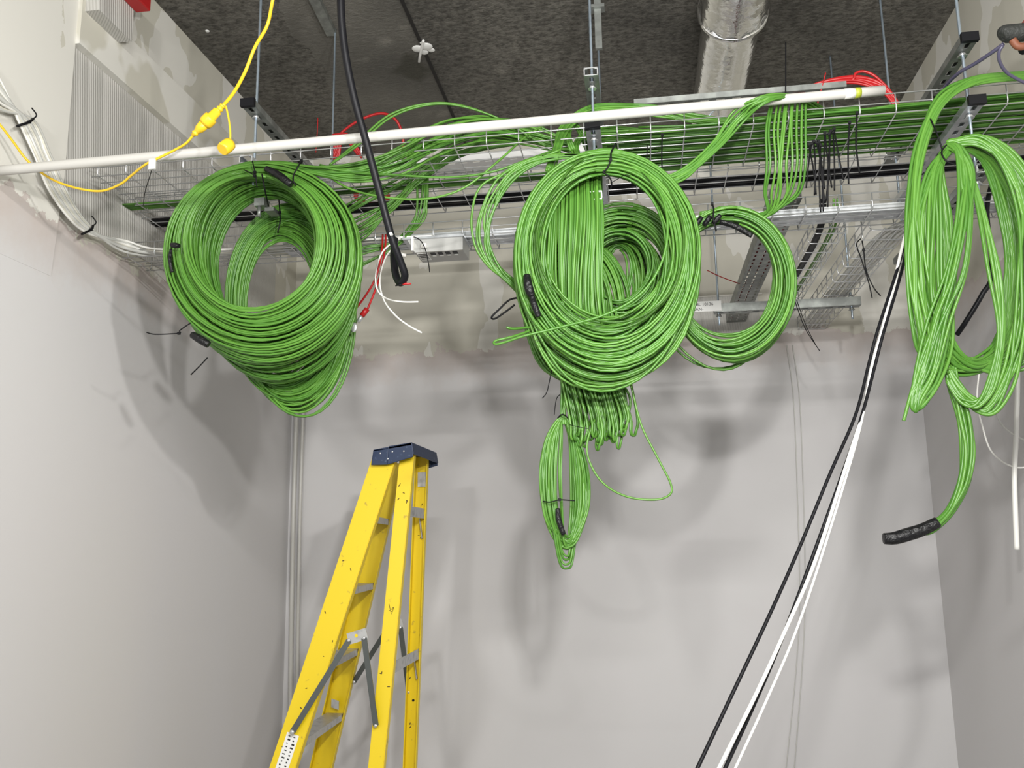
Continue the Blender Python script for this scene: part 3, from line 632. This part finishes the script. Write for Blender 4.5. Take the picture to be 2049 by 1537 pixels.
path_cables(E, r=.0046, ctrl=[(1895, 290, 2.36, 3, 6), (1970, 280, 2.35, 6, 7), (2035, 340, 2.35, 10, 10), (2085, 450, 2.36, 16, 8), (2100, 600, 2.38, 20, 8), (2060, 700, 2.40, 14, 14), (2000, 735, 2.42, 10, 10), (1930, 720, 2.42, 8, 8)], n=16, rnd=rnd, jit=1.6)
path_cables(E, r=.0046, ctrl=[(1935, 330, 2.35, 4, 4), (1960, 420, 2.33, 8, 6), (1985, 540, 2.32, 12, 6), (1998, 660, 2.33, 10, 6), (1985, 760, 2.34, 10, 6), (1955, 805, 2.35, 8, 6), (1925, 800, 2.36, 6, 6), (1895, 760, 2.37, 4, 4)], n=6, rnd=rnd, jit=1.8)
path_cables(E, r=.0046, ctrl=[(1885, 560, 2.36), (1868, 640, 2.35), (1845, 720, 2.34), (1825, 780, 2.34), (1812, 828, 2.34), (1808, 842, 2.34)], n=1, rnd=rnd, jit=0)
path_cables(E, r=.0046, ctrl=[(1875, 640, 2.40, 10, 4), (1895, 700, 2.40, 10, 4), (1908, 765, 2.39, 11, 3, .006), (1928, 830, 2.38, 13, 3, .008), (1938, 900, 2.37, 13, 3, .008), (1928, 965, 2.36, 11, 6, .008), (1900, 1022, 2.35, 5, 8, .006), (1868, 1052, 2.34, 3, 8, .005), (1840, 1062, 2.34, 2, 6, .004)], n=15, rnd=rnd)
wrap(E, [U(1876, 1045, 2.34), U(1846, 1060, 2.34), U(1815, 1070, 2.34), U(1790, 1077, 2.34), U(1768, 1078, 2.34)], .0165, name='tape_sleeve', m='tape', label='black tape sleeve on the tail end')
tie(E, [U(1894, 290, 2.32), U(1884, 305, 2.32), U(1893, 322, 2.315), U(1912, 330, 2.32)], r=.0024); tie(E, [U(1862, 238, 2.34), U(1875, 268, 2.32), U(1886, 300, 2.32)], r=.0022)
# ---------------- cables lying in the trays
rnd = random.Random(44)
lab = 'green data cable packed in the bed of alike cables inside the wide basket tray'
for i in range(78):
    y0 = 2.495+(i % 31)*.0088+rnd.uniform(-.002, .002); row = i//31; z0 = 2.8085+row*.0085
    xs = .0+rnd.uniform(-.12, .1) if row < 2 else rnd.uniform(.25, .6)
    n_ = 7; k = noise_fn(rnd, .0028); k2 = noise_fn(rnd, .0012)
    y1 = y0+rnd.uniform(-.03, .03); y1 = min(2.765, max(2.495, y1))
    pts = [Vector((xs+(XR-xs)*j/n_, y0+(y1-y0)*j/n_+k(j*.9), z0+abs(k2(j*.9))+(.012 if j == 0 else 0)+.02*(j/n_)*(row > 0))) for j in range(n_+1)]
    MB().tube(spline(pts, 4), RC, 6).build('green_cable', 'green', label=lab, cat='cable', group='green data cables packed in the wide basket tray')
for i in range(14):
    f = rnd.random(); px0 = 1612+rnd.uniform(-4, 6)
    pts = [U(px0, 205+f*10, 2.55+f*.1), U(1645, 222+f*26, 2.56+f*.1), U(1700, 238+f*22, 2.58+f*.1), U(1780, 232+f*18, 2.6+f*.08), U(1880, 212+f*16, 2.6+f*.08), U(1990, 196+f*14, 2.6+f*.08), U(2090, 186+f*12, 2.6+f*.08)]
    MB().tube(spline(pts, 6), RC, 6).build('green_cable', 'green', label='green cable sagging over the packed bed in the wide tray at the right', cat='cable', group='green cables sagging over the packed tray at the right')
for i in range(6):
    y0 = 2.735+i*.0088
    pts = [Vector((XL+.0+j*.25, y0+rnd.uniform(-.003, .003), 2.809)) for j in range(9)]
    MB().tube(spline(pts, 4), RC, 6).build('green_cable', 'green', label='green data cable coming out of the left wall at the wide tray rear edge', cat='cable', group='green cables from the left wall')
for i, (yy, zz, r_, l_) in enumerate(((2.925, 2.816, .0125, 'front'), (2.955, 2.818, .0135, 'rear'))):
    pts = [Vector((XL+(XR-XL)*j/10, yy+random.uniform(-.004, .004), zz)) for j in range(11)]
    cable(pts, r_, 'black', 'black_cable', 'thick black cable lying in the narrow upper basket, the %s one of the pair' % l_, per=4, seg=12)
# cables in the deep baskets
for i, (x0, m_, l_, r_) in enumerate(((.625, 'black', 'thick black cable lying in the deep wire basket beside the slotted tray', .012), (.66, 'green', 'green cable bundle strand in the deep wire basket, next to the thick black cable', .0045), (.672, 'green', 'green cable strand at the right side of the deep wire basket', .0045))):
    cable([Vector((x0, 2.86, 2.70)), Vector((x0, 2.95, 2.625)), Vector((x0+.005, 3.4, 2.618)), Vector((x0-.004, 3.9, 2.618)), Vector((x0, YB, 2.618))], r_, m_, 'black_cable' if i == 0 else 'green_cable', l_)
for i in range(5):
    x0 = .45+i*.016
    cable([Vector((x0, 2.74, 2.665)), Vector((x0+.01, 3.3, 2.664)), Vector((x0-.005, 3.8, 2.664)), Vector((x0, YB, 2.664))], .004, 'red', 'red_cable', 'red cable glimpsed through the slots of the deep slotted tray', group='red cables in the deep slotted tray')
for i in range(5):
    x0 = .80+i*.020
    cable([Vector((.98+i*.01, 2.80, 2.66)), Vector((.93+i*.01, 2.86, 2.63)), Vector((x0+.03, 3.0, 2.612)), Vector((x0+.012, 3.4, 2.612)), Vector((x0, 3.9, 2.612)), Vector((x0, YB, 2.612))], .0065, 'clear', 'grey_cable', 'pale grey cable lying in the open-sided hook basket', group='grey cables in the open-sided basket')
# ---------------- red cables
rnd = random.Random(2)
t = thing('red_cable_coil', U(690, 275, 3.2), 'small red cable hank with one high arc, behind the black cable', 'cable coil')
path_cables(t, [(672, 320, 3.18, 12, 2), (676, 300, 3.17, 9, 2), (684, 272, 3.16, 4, 2), (700, 280, 3.17, 6, 2), (722, 312, 3.19, 6, 3)], 6, rnd, r=.0052, m='red')
path_cables(t, [(668, 300, 3.18), (680, 270, 3.17), (715, 243, 3.16), (760, 227, 3.16), (790, 238, 3.17), (805, 268, 3.19), (807, 300, 3.21)], 1, rnd, r=.0058, m='red')
path_cables(t, [(666, 274, 3.16, 1, 4), (690, 272, 3.155, 1, 5), (708, 278, 3.16, 1, 4)], 2, rnd, r=.005, m='red')
tie(t, [U(636, 236, 3.15), U(635, 262, 3.15), U(632, 305, 3.16)], r=.0018, m='red')
t = thing('red_cable_coil', U(745, 400, 2.94), 'small coil of red cable loops lying in the narrow basket below the black cable', 'cable coil')
path_cables(t, [(712, 392, 2.93, 3, 4), (735, 408, 2.93, 3, 4), (762, 407, 2.94, 3, 4), (780, 395, 2.95, 3, 4), (762, 384, 2.97, 3, 3), (730, 384, 2.96, 3, 3)], 4, rnd, r=.0042, m='red', closed=True)
t = thing('red_cable_coil', U(1700, 170, 2.69), 'red cable coil arching over the end of the white pipe at upper right', 'cable coil')
path_cables(t, [(1590, 195, 2.70, 4, 4), (1625, 176, 2.69, 4, 5), (1670, 162, 2.68, 4, 6, .01), (1720, 160, 2.68, 4, 7, .01), (1765, 176, 2.68, 4, 7), (1788, 200, 2.69, 6, 4), (1794, 220, 2.70, 10, 3)], 8, rnd, r=.0052, m='red')
path_cables(t, [(1690, 168, 2.68), (1708, 158, 2.67), (1712, 147, 2.67), (1728, 143, 2.67), (1750, 152, 2.67), (1775, 175, 2.68)], 1, rnd, r=.0045, m='red')
tie(t, [U(1652, 146, 2.66), U(1646, 170, 2.66), U(1640, 190, 2.67), U(1635, 212, 2.68)], r=.002, m='red')
a = U(768, 470, 2.68)
t = thing('red_lead', U(760, 520, 2.60), 'pair of thin red leads ending in a silver cable lug, beside the left coil', 'cable')
MB().tube(spline([U(772, 470, 2.70), U(770, 500, 2.62), U(758, 560, 2.58), U(735, 620, 2.55)], 6), .0034, 8).build('lead', 'red', t)
MB().tube(spline([U(766, 470, 2.70), U(763, 510, 2.60), U(750, 560, 2.58), U(722, 605, 2.60), U(700, 630, 2.62)], 6), .0034, 8).build('lead', 'red', t)
MB().tube([U(735, 618, 2.55), U(724, 632, 2.55)], .0088, 14).build('lug_collar', 'red', t)
MB().tube([U(725, 631, 2.55), U(716, 645, 2.55)], .0068, 14).build('lug_barrel', 'wire', t, label='silver crimped barrel')
MB().sphere(U(708, 655, 2.55), .0125, (.9, .35, 1.3), 14, 10).build('lug_palm', 'wire', t, label='silver flattened lug end')
cable([U(790, 482, 2.66), U(765, 505, 2.60), U(752, 545, 2.57), U(755, 580, 2.56), U(775, 598, 2.56), U(805, 604, 2.56), U(837, 604, 2.56)], .0027, 'white', 'white_cable', 'thin white lead curling out level from the grey patch box')
cable([U(795, 488, 2.66), U(772, 515, 2.60), U(760, 560, 2.57), U(768, 600, 2.56), U(790, 630, 2.56), U(815, 650, 2.56), U(844, 666, 2.56)], .0027, 'white', 'white_cable', 'thin white lead drooping furthest down beside the silver lug')
# ---------------- patch box under the lowest tray
t = thing('patch_box', U(870, 500, 2.70), 'light grey metal patch box with four black ports under the lowest tray', 'patch box')
a, b = U(812, 478, 2.69), U(926, 474, 2.69); zt, z1 = 2.598, 2.545
x0, x1 = a.x, b.x
m = MB(); m.hexa([(x0+.03, 2.69, z1), (x1, 2.69, z1), (x1, 2.80, z1), (x0+.03, 2.80, z1), (x0, 2.69, zt), (x1, 2.69, zt), (x1, 2.80, zt), (x0, 2.80, zt)]); m.build('housing', 'boxgrey', t, bevel=.002)
MB().span((x0-.01, 2.682, zt-.008), (x1+.004, 2.81, zt-.001)).build('lid_flange', 'zinc', t)
for i in range(4):
    xx = x0+.088+i*.025
    p_ = MB().span((xx-.008, 2.70, z1-.0015), (xx+.008, 2.722, z1+.001)).build('port', 'black', t)
    MB().span((xx-.006, 2.728, z1-.0015), (xx+.006, 2.737, z1)).build('port_tab', 'label', p_)
MB().span((x0+.035, 2.70, z1-.001), (x0+.07, 2.77, z1)).build('sticker', 'label', t, label='small printed sticker')
for r_ in range(4): MB().span((x0+.038, 2.705+r_*.016, z1-.0016), (x0+.066, 2.711+r_*.016, z1-.001)).build('print_line', 'ink', t)
MB().span((x0+.022, 2.676, z1+.004), (x0+.03, 2.69, zt)).build('clamp', 'white', t)
MB().cyl((x0+.055, 2.684, z1+.02), (x0+.072, 2.684, z1+.02), .009).build('cable_gland', 'white', t)
cable([U(800, 476, 2.68), U(790, 484, 2.67), U(796, 505, 2.67), U(812, 512, 2.68)], .007, 'pvc', 'white_hose', 'short white plastic elbow at the left end of the grey patch box', cat='hose')
tie(None, [U(828, 474, 2.67), U(842, 482, 2.655), U(852, 502, 2.655), U(858, 530, 2.66), U(860, 545, 2.66)], r=.0018, label='long black cable tie looped round the grey patch box', cat='cable tie')
# ---------------- white cables along left wall
rnd = random.Random(9)
W = thing('white_cable_bundle', UX(110, 365, XL+.03), 'bundle of white cables clipped down the left wall and into the lowest tray', 'cable bundle')
def wp(lst): return [UX(px, py, xx) if k == 'x' else U(px, py, xx) for (k, px, py, xx) in lst]
for i in range(9):
    o_ = (i-4)*3.3; q = rnd.uniform(-3, 3)
    top_ = [('x', -60, 118+o_*2.2, XL+.05), ('x', -5, 185+o_*2.5+q, XL+.05)]
    pts = wp(top_+[('x', 54+o_*.9, 246-o_*.5, XL+.045), ('x', 85+o_*1.2, 310, XL+.05+q*.003), ('x', 118+o_*1.1, 385-o_*.3, XL+.05), ('x', 172+o_*.35, 456-o_*.5, XL+.045), ('x', 250+q*2, 492+o_*.8, XL+.06)])
    z_ = 2.612+rnd.random()*.012; y_ = 2.735+i*.010
    pts += [Vector((XL+.16, y_-.02, z_+.01)), Vector((XL+.4, y_, z_)), Vector((-.9, y_+rnd.uniform(-.008, .008), z_)), Vector((-.66, y_, z_))]
    MB().tube(spline(pts, 7), .0068 if i in (2, 5) else .0040, 8).build('cable', ('white', 'offwhite', 'clear')[i % 3], W)
for (a_, b_) in (((36, 252), (66, 238)), ((165, 468), (186, 452))):
    p_, q_ = UX(*a_, XL+.065), UX(*b_, XL+.065); m_ = (p_+q_)/2
    tie(W, [UX(a_[0], a_[1], XL+.03), p_, m_+Vector((.012, 0, 0)), q_, UX(b_[0], b_[1], XL+.03)], r=.004, head=2)
    tie(W, [q_, q_+Vector((.01, 0, .012)), q_+Vector((.0, -.01, .03))], r=.0022)
# red box at the top of the left wall
p_ = UX(258, 2, XL+.10)
m = MB().span((XL+.085, p_.y-.03, p_.z), (XL+.14, p_.y+.07, p_.z+.10)); m.build('red_box', 'red', label='red box on the boxed-in corner, just entering at the top left', cat='box', bevel=.004)
# ---------------- hanging cords at the right
rnd = random.Random(14)
def hang(lst, m_, nm, lab, r_): return cable([U(*q) for q in lst], r_, m_, nm, lab)
hang([(1815, 455, 2.50), (1807, 500, 2.47), (1785, 572, 2.44), (1755, 665, 2.40), (1738, 730, 2.38), (1712, 830, 2.33), (1660, 950, 2.27), (1600, 1095, 2.2), (1540, 1230, 2.12), (1460, 1400, 2.02), (1392, 1545, 1.93), (1330, 1680, 1.85)], 'black', 'hanging_cable', 'slim black cord falling to the lower edge, left one of the two black cords', .0042)
hang([(1819, 460, 2.50), (1812, 510, 2.47), (1796, 572, 2.44), (1768, 665, 2.40), (1750, 735, 2.38), (1725, 830, 2.33), (1692, 930, 2.28), (1620, 1130, 2.2), (1560, 1290, 2.12), (1500, 1430, 2.02), (1450, 1540, 1.93), (1390, 1680, 1.85)], 'black', 'hanging_cable', 'slim black cord falling beside the white ones, right one of the two black cords', .0042)
hang([(1816, 455, 2.49), (1806, 490, 2.46), (1790, 560, 2.45), (1765, 660, 2.41), (1745, 730, 2.40), (1728, 820, 2.34), (1700, 910, 2.28), (1632, 1120, 2.18), (1572, 1260, 2.1), (1510, 1395, 2.0), (1435, 1545, 1.92), (1370, 1680, 1.85)], 'white', 'hanging_cable', 'white cord crossing in front of a black cord, thicker of the two white cords', .0042)
hang([(1818, 460, 2.50), (1808, 500, 2.47), (1792, 565, 2.455), (1770, 650, 2.42), (1750, 720, 2.41), (1733, 800, 2.35), (1712, 890, 2.29), (1645, 1110, 2.19), (1590, 1270, 2.11), (1530, 1410, 2.01), (1468, 1545, 1.94), (1410, 1680, 1.87)], 'white', 'hanging_cable', 'white cord furthest right of the hanging cords, thinner of the two', .0029)
# thin wires on the back wall
for k, (xa, lab) in enumerate((('a', 'left'), ('b', 'right'))):
    o_ = k*12
    cable([U(1574+o_, 690, 4.30), U(1588+o_, 800, 4.31), U(1596+o_, 1000, 4.31), U(1600+o_*.9, 1200, 4.31), U(1592+o_, 1350, 4.31), U(1572+o_*1.4, 1545, 4.31)], .0022, 'clear', 'thin_wire', 'hair-thin grey wire hanging down the back wall, %s of the pair' % lab, cat='wire', seg=5)
for k, xx in enumerate((594, 607)):
    cable([U(xx, 815, 4.30), U(xx-6, 1000, 4.30), U(xx-10, 1200, 4.30), U(xx-13, 1400, 4.30), U(xx-16, 1600, 4.30)], .012-.003*k, 'pvc', 'conduit', 'slim white conduit in the back left corner, %s of the pair' % ('left' if k == 0 else 'right'), cat='conduit', seg=10)
# pale cables on right wall
for k, lst in enumerate(([(1960, 740), (1955, 800), (1965, 850), (1985, 905), (2030, 935), (2080, 930)], [(1990, 740), (1985, 790), (2005, 850), (2060, 885), (2110, 890)], [(2028, 600), (2036, 720), (2034, 850), (2030, 960), (2035, 1100)])):
    cable([U(q[0], q[1], 3.1) for q in lst], (.0028, .003, .0085)[k], ('white', 'clear', 'white')[k], 'white_cable', ('thin white cable curling low behind the right coil', 'thin grey cable curling just above the white curl behind the right coil', 'thick white cable hanging straight behind the right coil')[k])
cable([U(1915, 670, 2.75), U(1935, 640, 2.72), U(1965, 590, 2.7), U(1985, 545, 2.7), U(1975, 420, 2.72), U(1990, 350, 2.76)], .0075, 'black', 'black_cable', 'black cable seen through the right coil')
# tool at the upper right
t = thing('power_tool', U(2040, 80, 2.3), 'black gripped tool with an orange ring lying at the top right edge', 'tool')
MB().tube(spline([U(2004, 74, 2.30), U(2014, 68, 2.30), U(2035, 66, 2.30), U(2070, 62, 2.30)], 6), .024, 16, rf=lambda f: .55+.45*min(1, f*5)).build('grip', 'handle', t)
MB().tube(spline([U(2026, 80, 2.29), U(2036, 92, 2.29), U(2052, 92, 2.29), U(2066, 80, 2.29)], 6), .010, 12).build('ring', 'orange', t, label='orange ring')
MB().tube([U(2044, 104, 2.30), U(2060, 88, 2.30)], .010, 10).build('stub', 'black', t)
MB().hexa([U(2040, 52, 2.30), U(2060, 52, 2.30), U(2060, 52, 2.33), U(2040, 52, 2.33), U(2050, 38, 2.30), U(2060, 38, 2.30), U(2060, 38, 2.33), U(2050, 38, 2.33)]).build('red_corner', mat('dark_red', (.12, .02, .015), .5), t)
MB().tube(spline([U(2008, 88, 2.31), U(1985, 105, 2.34), U(1950, 128, 2.4), U(1920, 145, 2.45), U(1895, 168, 2.52), U(1885, 185, 2.56)], 6), .0052, 8).build('cord', 'purple', t)
MB().tube(spline([U(2006, 92, 2.31), U(1999, 105, 2.32), U(2001, 125, 2.34), U(2018, 148, 2.37), U(2060, 170, 2.4)], 6), .0046, 8).build('cord', 'purple', t)
# ---------------- hanging ties
rnd = random.Random(17)
def ht(lst, r_=.0022, head=None, lab='black cable tie hanging in the dense cluster under the wide tray', grp='cable ties hanging in the cluster under the wide tray', m_='tie'):
    return tie(None, [U(*q) for q in lst], r=r_, head=head, label=lab, cat='cable tie', group=grp, m=m_)
for i in range(12):
    x0 = 1618+i*4.4+rnd.uniform(-3, 3); y0 = 285-(i > 6)*22+rnd.uniform(-4, 6); x1 = x0+rnd.uniform(-14, 16); y1 = 375+rnd.uniform(0, 50)
    ht([(x0, y0, 2.465), ((x0+x1)/2+rnd.uniform(-4, 4), (y0+y1)/2, 2.45), (x1, y1, 2.46)], .0024, 0)
ht([(1700, 245, 2.465), (1697, 300, 2.46), (1698, 368, 2.46)], .0024, 0, 'black cable tie hanging alone, first one right of the dense cluster', None)
ht([(1715, 226, 2.465), (1713, 290, 2.46), (1720, 347, 2.46)], .0026, 0, 'black cable tie hanging furthest right of the cluster, near the tray wires', None)
ht([(1669, 258, 2.465), (1676, 300, 2.45), (1688, 360, 2.46)], .0022, 0)
ht([(1295, 290, 2.465), (1294, 340, 2.46), (1296, 378, 2.46)], .0018, None, 'black cable tie against the tray side, left one beside the central coil', None)
ht([(1325, 270, 2.465), (1324, 320, 2.46), (1327, 376, 2.46)], .0022, 0, 'black cable tie against the tray side, right one beside the central coil', None)
ht([(1572, 85, 2.50), (1572, 140, 2.49), (1572, 195, 2.483), (1573, 222, 2.482)], .0022, None, 'black cable tie pointing straight up against the dark ceiling', None)
q1 = [(1722, 478, 2.86), (1714, 490, 2.85), (1724, 520, 2.84), (1738, 565, 2.84), (1745, 596, 2.84)]
ht(q1, .002, None, 'long black tie tail curving down, left of two under the hook basket', None)
ht([(1725, 482, 2.86), (1728, 500, 2.85), (1733, 540, 2.84), (1748, 575, 2.84), (1762, 592, 2.84)], .002, 1, 'long black tie tail curving down, right of two under the hook basket', None)
ht([(1590, 600, 3.70), (1610, 655, 3.70), (1640, 702, 3.70)], .0018, None, 'straight black tie tail reaching lowest behind the ring coil', None)
ht([(1594, 600, 3.70), (1612, 650, 3.70), (1632, 690, 3.70)], .0015, None, 'shorter straight black tie tail behind the ring coil', None)
_q = UZ(1492, 572, 2.665).y
ht([(1415, 541, _q-.12), (1445, 555, _q-.07), (1492, 572, _q)], .0022, None, 'thin red tie poking sideways inside the ring coil', None, 'red')
# ================================================================ LADDER
def ladder():
    t = thing('stepladder', (-1.2, 3.4, 0), 'yellow fibreglass stepladder with a blue top, standing in front of the back wall', 'ladder')
    def rail(px0, py0, y0, px1, py1, y1, wpx, fl, side, m='fibre', nm='rail'):
        a = U(px0, py0, y0); b = U(px1, py1, y1); d = (b-a).normalized(); d = d*(a.z/abs(d.z)); foot = a+d
        u = Vector((1, 0, 0)); dd = (foot-a).normalized(); u = (u-dd*u.dot(dd)).normalized(); n_ = dd.cross(u)
        if n_.y < 0: n_ = -n_
        w0 = wpx
        mb = MB(); L_ = (foot-a).length; c_ = (a+foot)/2
        mb.box(c_, (L_, w0, .004), (dd, u, n_))
        for s_ in (-1, 1): mb.box(c_+u*(s_*w0/2)+n_*(side*fl/2), (L_, .004, fl), (dd, u, n_))
        r_ = mb.build(nm, m, t); foot_ = MB().box(Vector((foot.x, foot.y, .012))+n_*(side*fl/2), (w0+.02, fl+.02, .024)).build('rubber_foot', 'black', r_)
        return a, foot, u, n_
    r1 = rail(769, 915, 3.215, 577, 1500, 3.10, .088, .028, 1, nm='front_rail')
    r2 = rail(789, 925, 3.56, 645, 1537, 3.66, .088, .028, -1, nm='front_rail')
    r3 = rail(815, 905, 3.235, 752, 1537, 3.12, .052, .026, 1, nm='rear_rail')
    r4 = rail(846, 915, 3.54, 822, 1537, 3.64, .050, .026, -1, nm='rear_rail')
    def at(r_, z): a, f = r_[0], r_[1]; return a.lerp(f, (a.z-z)/(a.z-f.z))
    for z in (1.70, 1.44, 1.175, .915, .64, .36):
        a, b = at(r1, z), at(r2, z); mb = MB()
        u = r1[2].copy(); u.z = 0; u.normalize()
        a2 = a+Vector((.0, .004, 0)); b2 = b-Vector((0, .004, 0)); c_ = (a2+b2)/2; da = (b2-a2).normalized()
        mb.box(c_, ((b2-a2).length, .076, .003), (da, u, da.cross(u)))
        for s_ in (-1, 1): mb.box(c_+u*(s_*.037)-Z_*.011, ((b2-a2).length, .003, .024), (da, u, da.cross(u)))
        mb.build('step', 'alu', t)
    for z in (1.72, 1.16, .6):
        a, b = at(r3, z), at(r4, z); mb = MB().bar(a+Vector((.02, .003, 0)), b+Vector((.02, -.003, 0)), .040, .003, Z_)
        mb.build('rear_crossbar', 'alu', t)
        for q, s_ in ((b, -1),): MB().bar(b+Vector((0, -.012, -.02)), b+Vector((.005, -.05, -.09)) if False else b+Vector((.01, -.008, -.10)), .016, .003, Y_).build('brace', 'alu', t)
    # top cap: side skirts deeper at the left end
    C0 = U(822, 885, 3.185); zt = C0.z; x1 = C0.x+.004; x0 = x1-.150; yn, yf = 3.185, 3.585
    mb = MB()
    tilt = .012
    mb.hexa([(x0, yn, zt-.02-tilt), (x1, yn, zt-.012), (x1, yf, zt-.012), (x0, yf, zt-.02-tilt), (x0, yn, zt-tilt-.012), (x1, yn, zt), (x1, yf, zt), (x0, yf, zt-tilt-.012)])
    for ya, yb in ((yn, yn+.006), (yf-.006, yf)):
        mb.hexa([(x0-.008, ya, zt-.082), (x0+.055, ya, zt-.082), (x0+.055, yb, zt-.082), (x0-.008, yb, zt-.082), (x0, ya, zt-tilt-.012), (x0+.06, ya, zt-tilt-.006), (x0+.06, yb, zt-tilt-.006), (x0, yb, zt-tilt-.012)])
        mb.hexa([(x0+.055, ya, zt-.082), (x1+.006, ya, zt-.055), (x1+.006, yb, zt-.055), (x0+.055, yb, zt-.082), (x0+.06, ya, zt-tilt), (x1, ya, zt), (x1, yb, zt), (x0+.06, yb, zt-tilt)])
    mb.hexa([(x1+.002, yn, zt-.045), (x1+.008, yn, zt-.045), (x1+.008, yf, zt-.045), (x1+.002, yf, zt-.045), (x1-.004, yn, zt), (x1, yn, zt), (x1, yf, zt), (x1-.004, yf, zt)])
    cap = mb.build('top_cap', 'blue', t, bevel=.003)
    for px, py in ((761, 907), (785, 904), (776, 918), (808, 903)): MB().sphere(U(px, py, yn-.001), .0035, (1, .5, 1), 10, 6).build('rivet', 'wire', cap)
    # spreaders: hinge plate, front arm, rear arm (near and far side)
    for (y_, hp, fa, ra, k) in ((3.115, (716, 1273), (585, 1465), (752, 1452), 1), (3.60, (790, 1252), (708, 1365), (818, 1385), 0)):
        h = U(*hp, y_); f_ = U(*fa, y_+(-.035 if k else .02)); r_ = U(*ra, y_+(-.005 if k else .02))
        s = MB().bar(h+Vector((-.035, -.004, -.010)), h+Vector((.035, -.004, .010)), .040, .003, Z_).build('spreader_plate', 'alu', t)
        hl, hr = h+Vector((-.030, -.008, -.014)), h+Vector((.026, -.008, -.006))
        MB().bar(hl, f_, .020, .004, Z_ if k else X_).build('spreader_arm', 'steelgrey', t); MB().bar(hr, r_, .020, .004, X_).build('spreader_arm', 'steelgrey', t)
        for q in (hl, hr, f_, r_): MB().sphere(q+Vector((0, -.004, 0)), .009 if q is f_ else .006, (1, .5, 1), 12, 6).build('pivot', 'wire', t)
        MB().cyl(h+Vector((-.004, -.0062, .002)), h+Vector((-.004, -.0055, .002)), .006).build('plate_hole', 'fibre', s)
    # sticker with printing on the near front rail, felt-pen writing on the rear rail
    a, f, u, n_ = r1; dd = (f-a).normalized()
    c_ = U(580, 1508, 3.09); c_ = at(r1, c_.z)-n_*.0028 if n_.y > 0 else c_
    MB().box(c_, (.13, .046, .001), (dd, u, n_)).build('warning_sticker', 'label', t, label='worn white printed sticker')
    rn = random.Random(4); ink = MB()
    for i in range(10):
        for j in range(2):
            ink.box(c_-n_*.0007+dd*(-.055+i*.0122)+u*(-.010+j*.020+rn.uniform(-.002, .002)), (rn.uniform(.003, .006), rn.uniform(.004, .012), .0004), (dd, u, n_))
    ink.build('sticker_print', 'ink', t)
    ink = MB(); base = at(r3, U(777, 1222, 3.17).z)-r3[3]*.0028
    strokes = [[(-8, -12), (-4, -2), (2, 8)], [(-8, 0), (4, 2)], [(0, -2), (8, -6), (2, 6), (10, 8)], [(-9, 22), (-4, 16), (2, 24), (-4, 32)], [(2, 20), (0, 32)], [(5, 24), (9, 28), (5, 36), (3, 28), (10, 38)]]
    for st in strokes: ink.tube(spline([base+r3[2]*(q[0]*.0011)*(1 if r3[2].x > 0 else -1)+Z_*(-q[1]*.0019) for q in st], 4), .0008, 4)
    ink.build('pen_marks', 'ink', t, label='black felt-pen scribble')
    sc = MB()
    for i in range(26):
        rr_, hw = ((r1, .036), (r3, .02), (r4, .02))[i % 3]; z = rn.uniform(.85, 1.86); p_ = at(rr_, z)-rr_[3]*.0026*(1 if rr_ is not r4 else 1)
        q_ = p_+rr_[2]*rn.uniform(-hw, hw); dv = Vector((rn.uniform(-1, 1), 0, rn.uniform(-1.6, 1.6)))*.009
        sc.tube([q_-dv*.5, q_, q_+dv*.5], .0013, 4, rf=lambda f: .5+math.sin(f*3.1))
    sc.build('scuff_marks', mat('dark_scuffs', (.06, .04, .02), .8), t)
    c_ = U(668, 1410, 3.6); c_ = at(r2, c_.z)-Vector((0, .03, 0)); MB().box(c_, (.034, .003, .034), (u, Y_, Z_)).build('bracket_plate', 'alu', t)
    MB().cyl(at(r4, U(827, 1403, 3.6).z)+Vector((0, -.004, 0)), at(r4, U(827, 1403, 3.6).z), .005).build('rail_hole', 'black', t)
    c_ = at(r4, 1.86); MB().box(c_+Vector((.002, -.006, 0)), (.036, .002, .06)).build('bracket_plate', 'alu', t)
ladder()
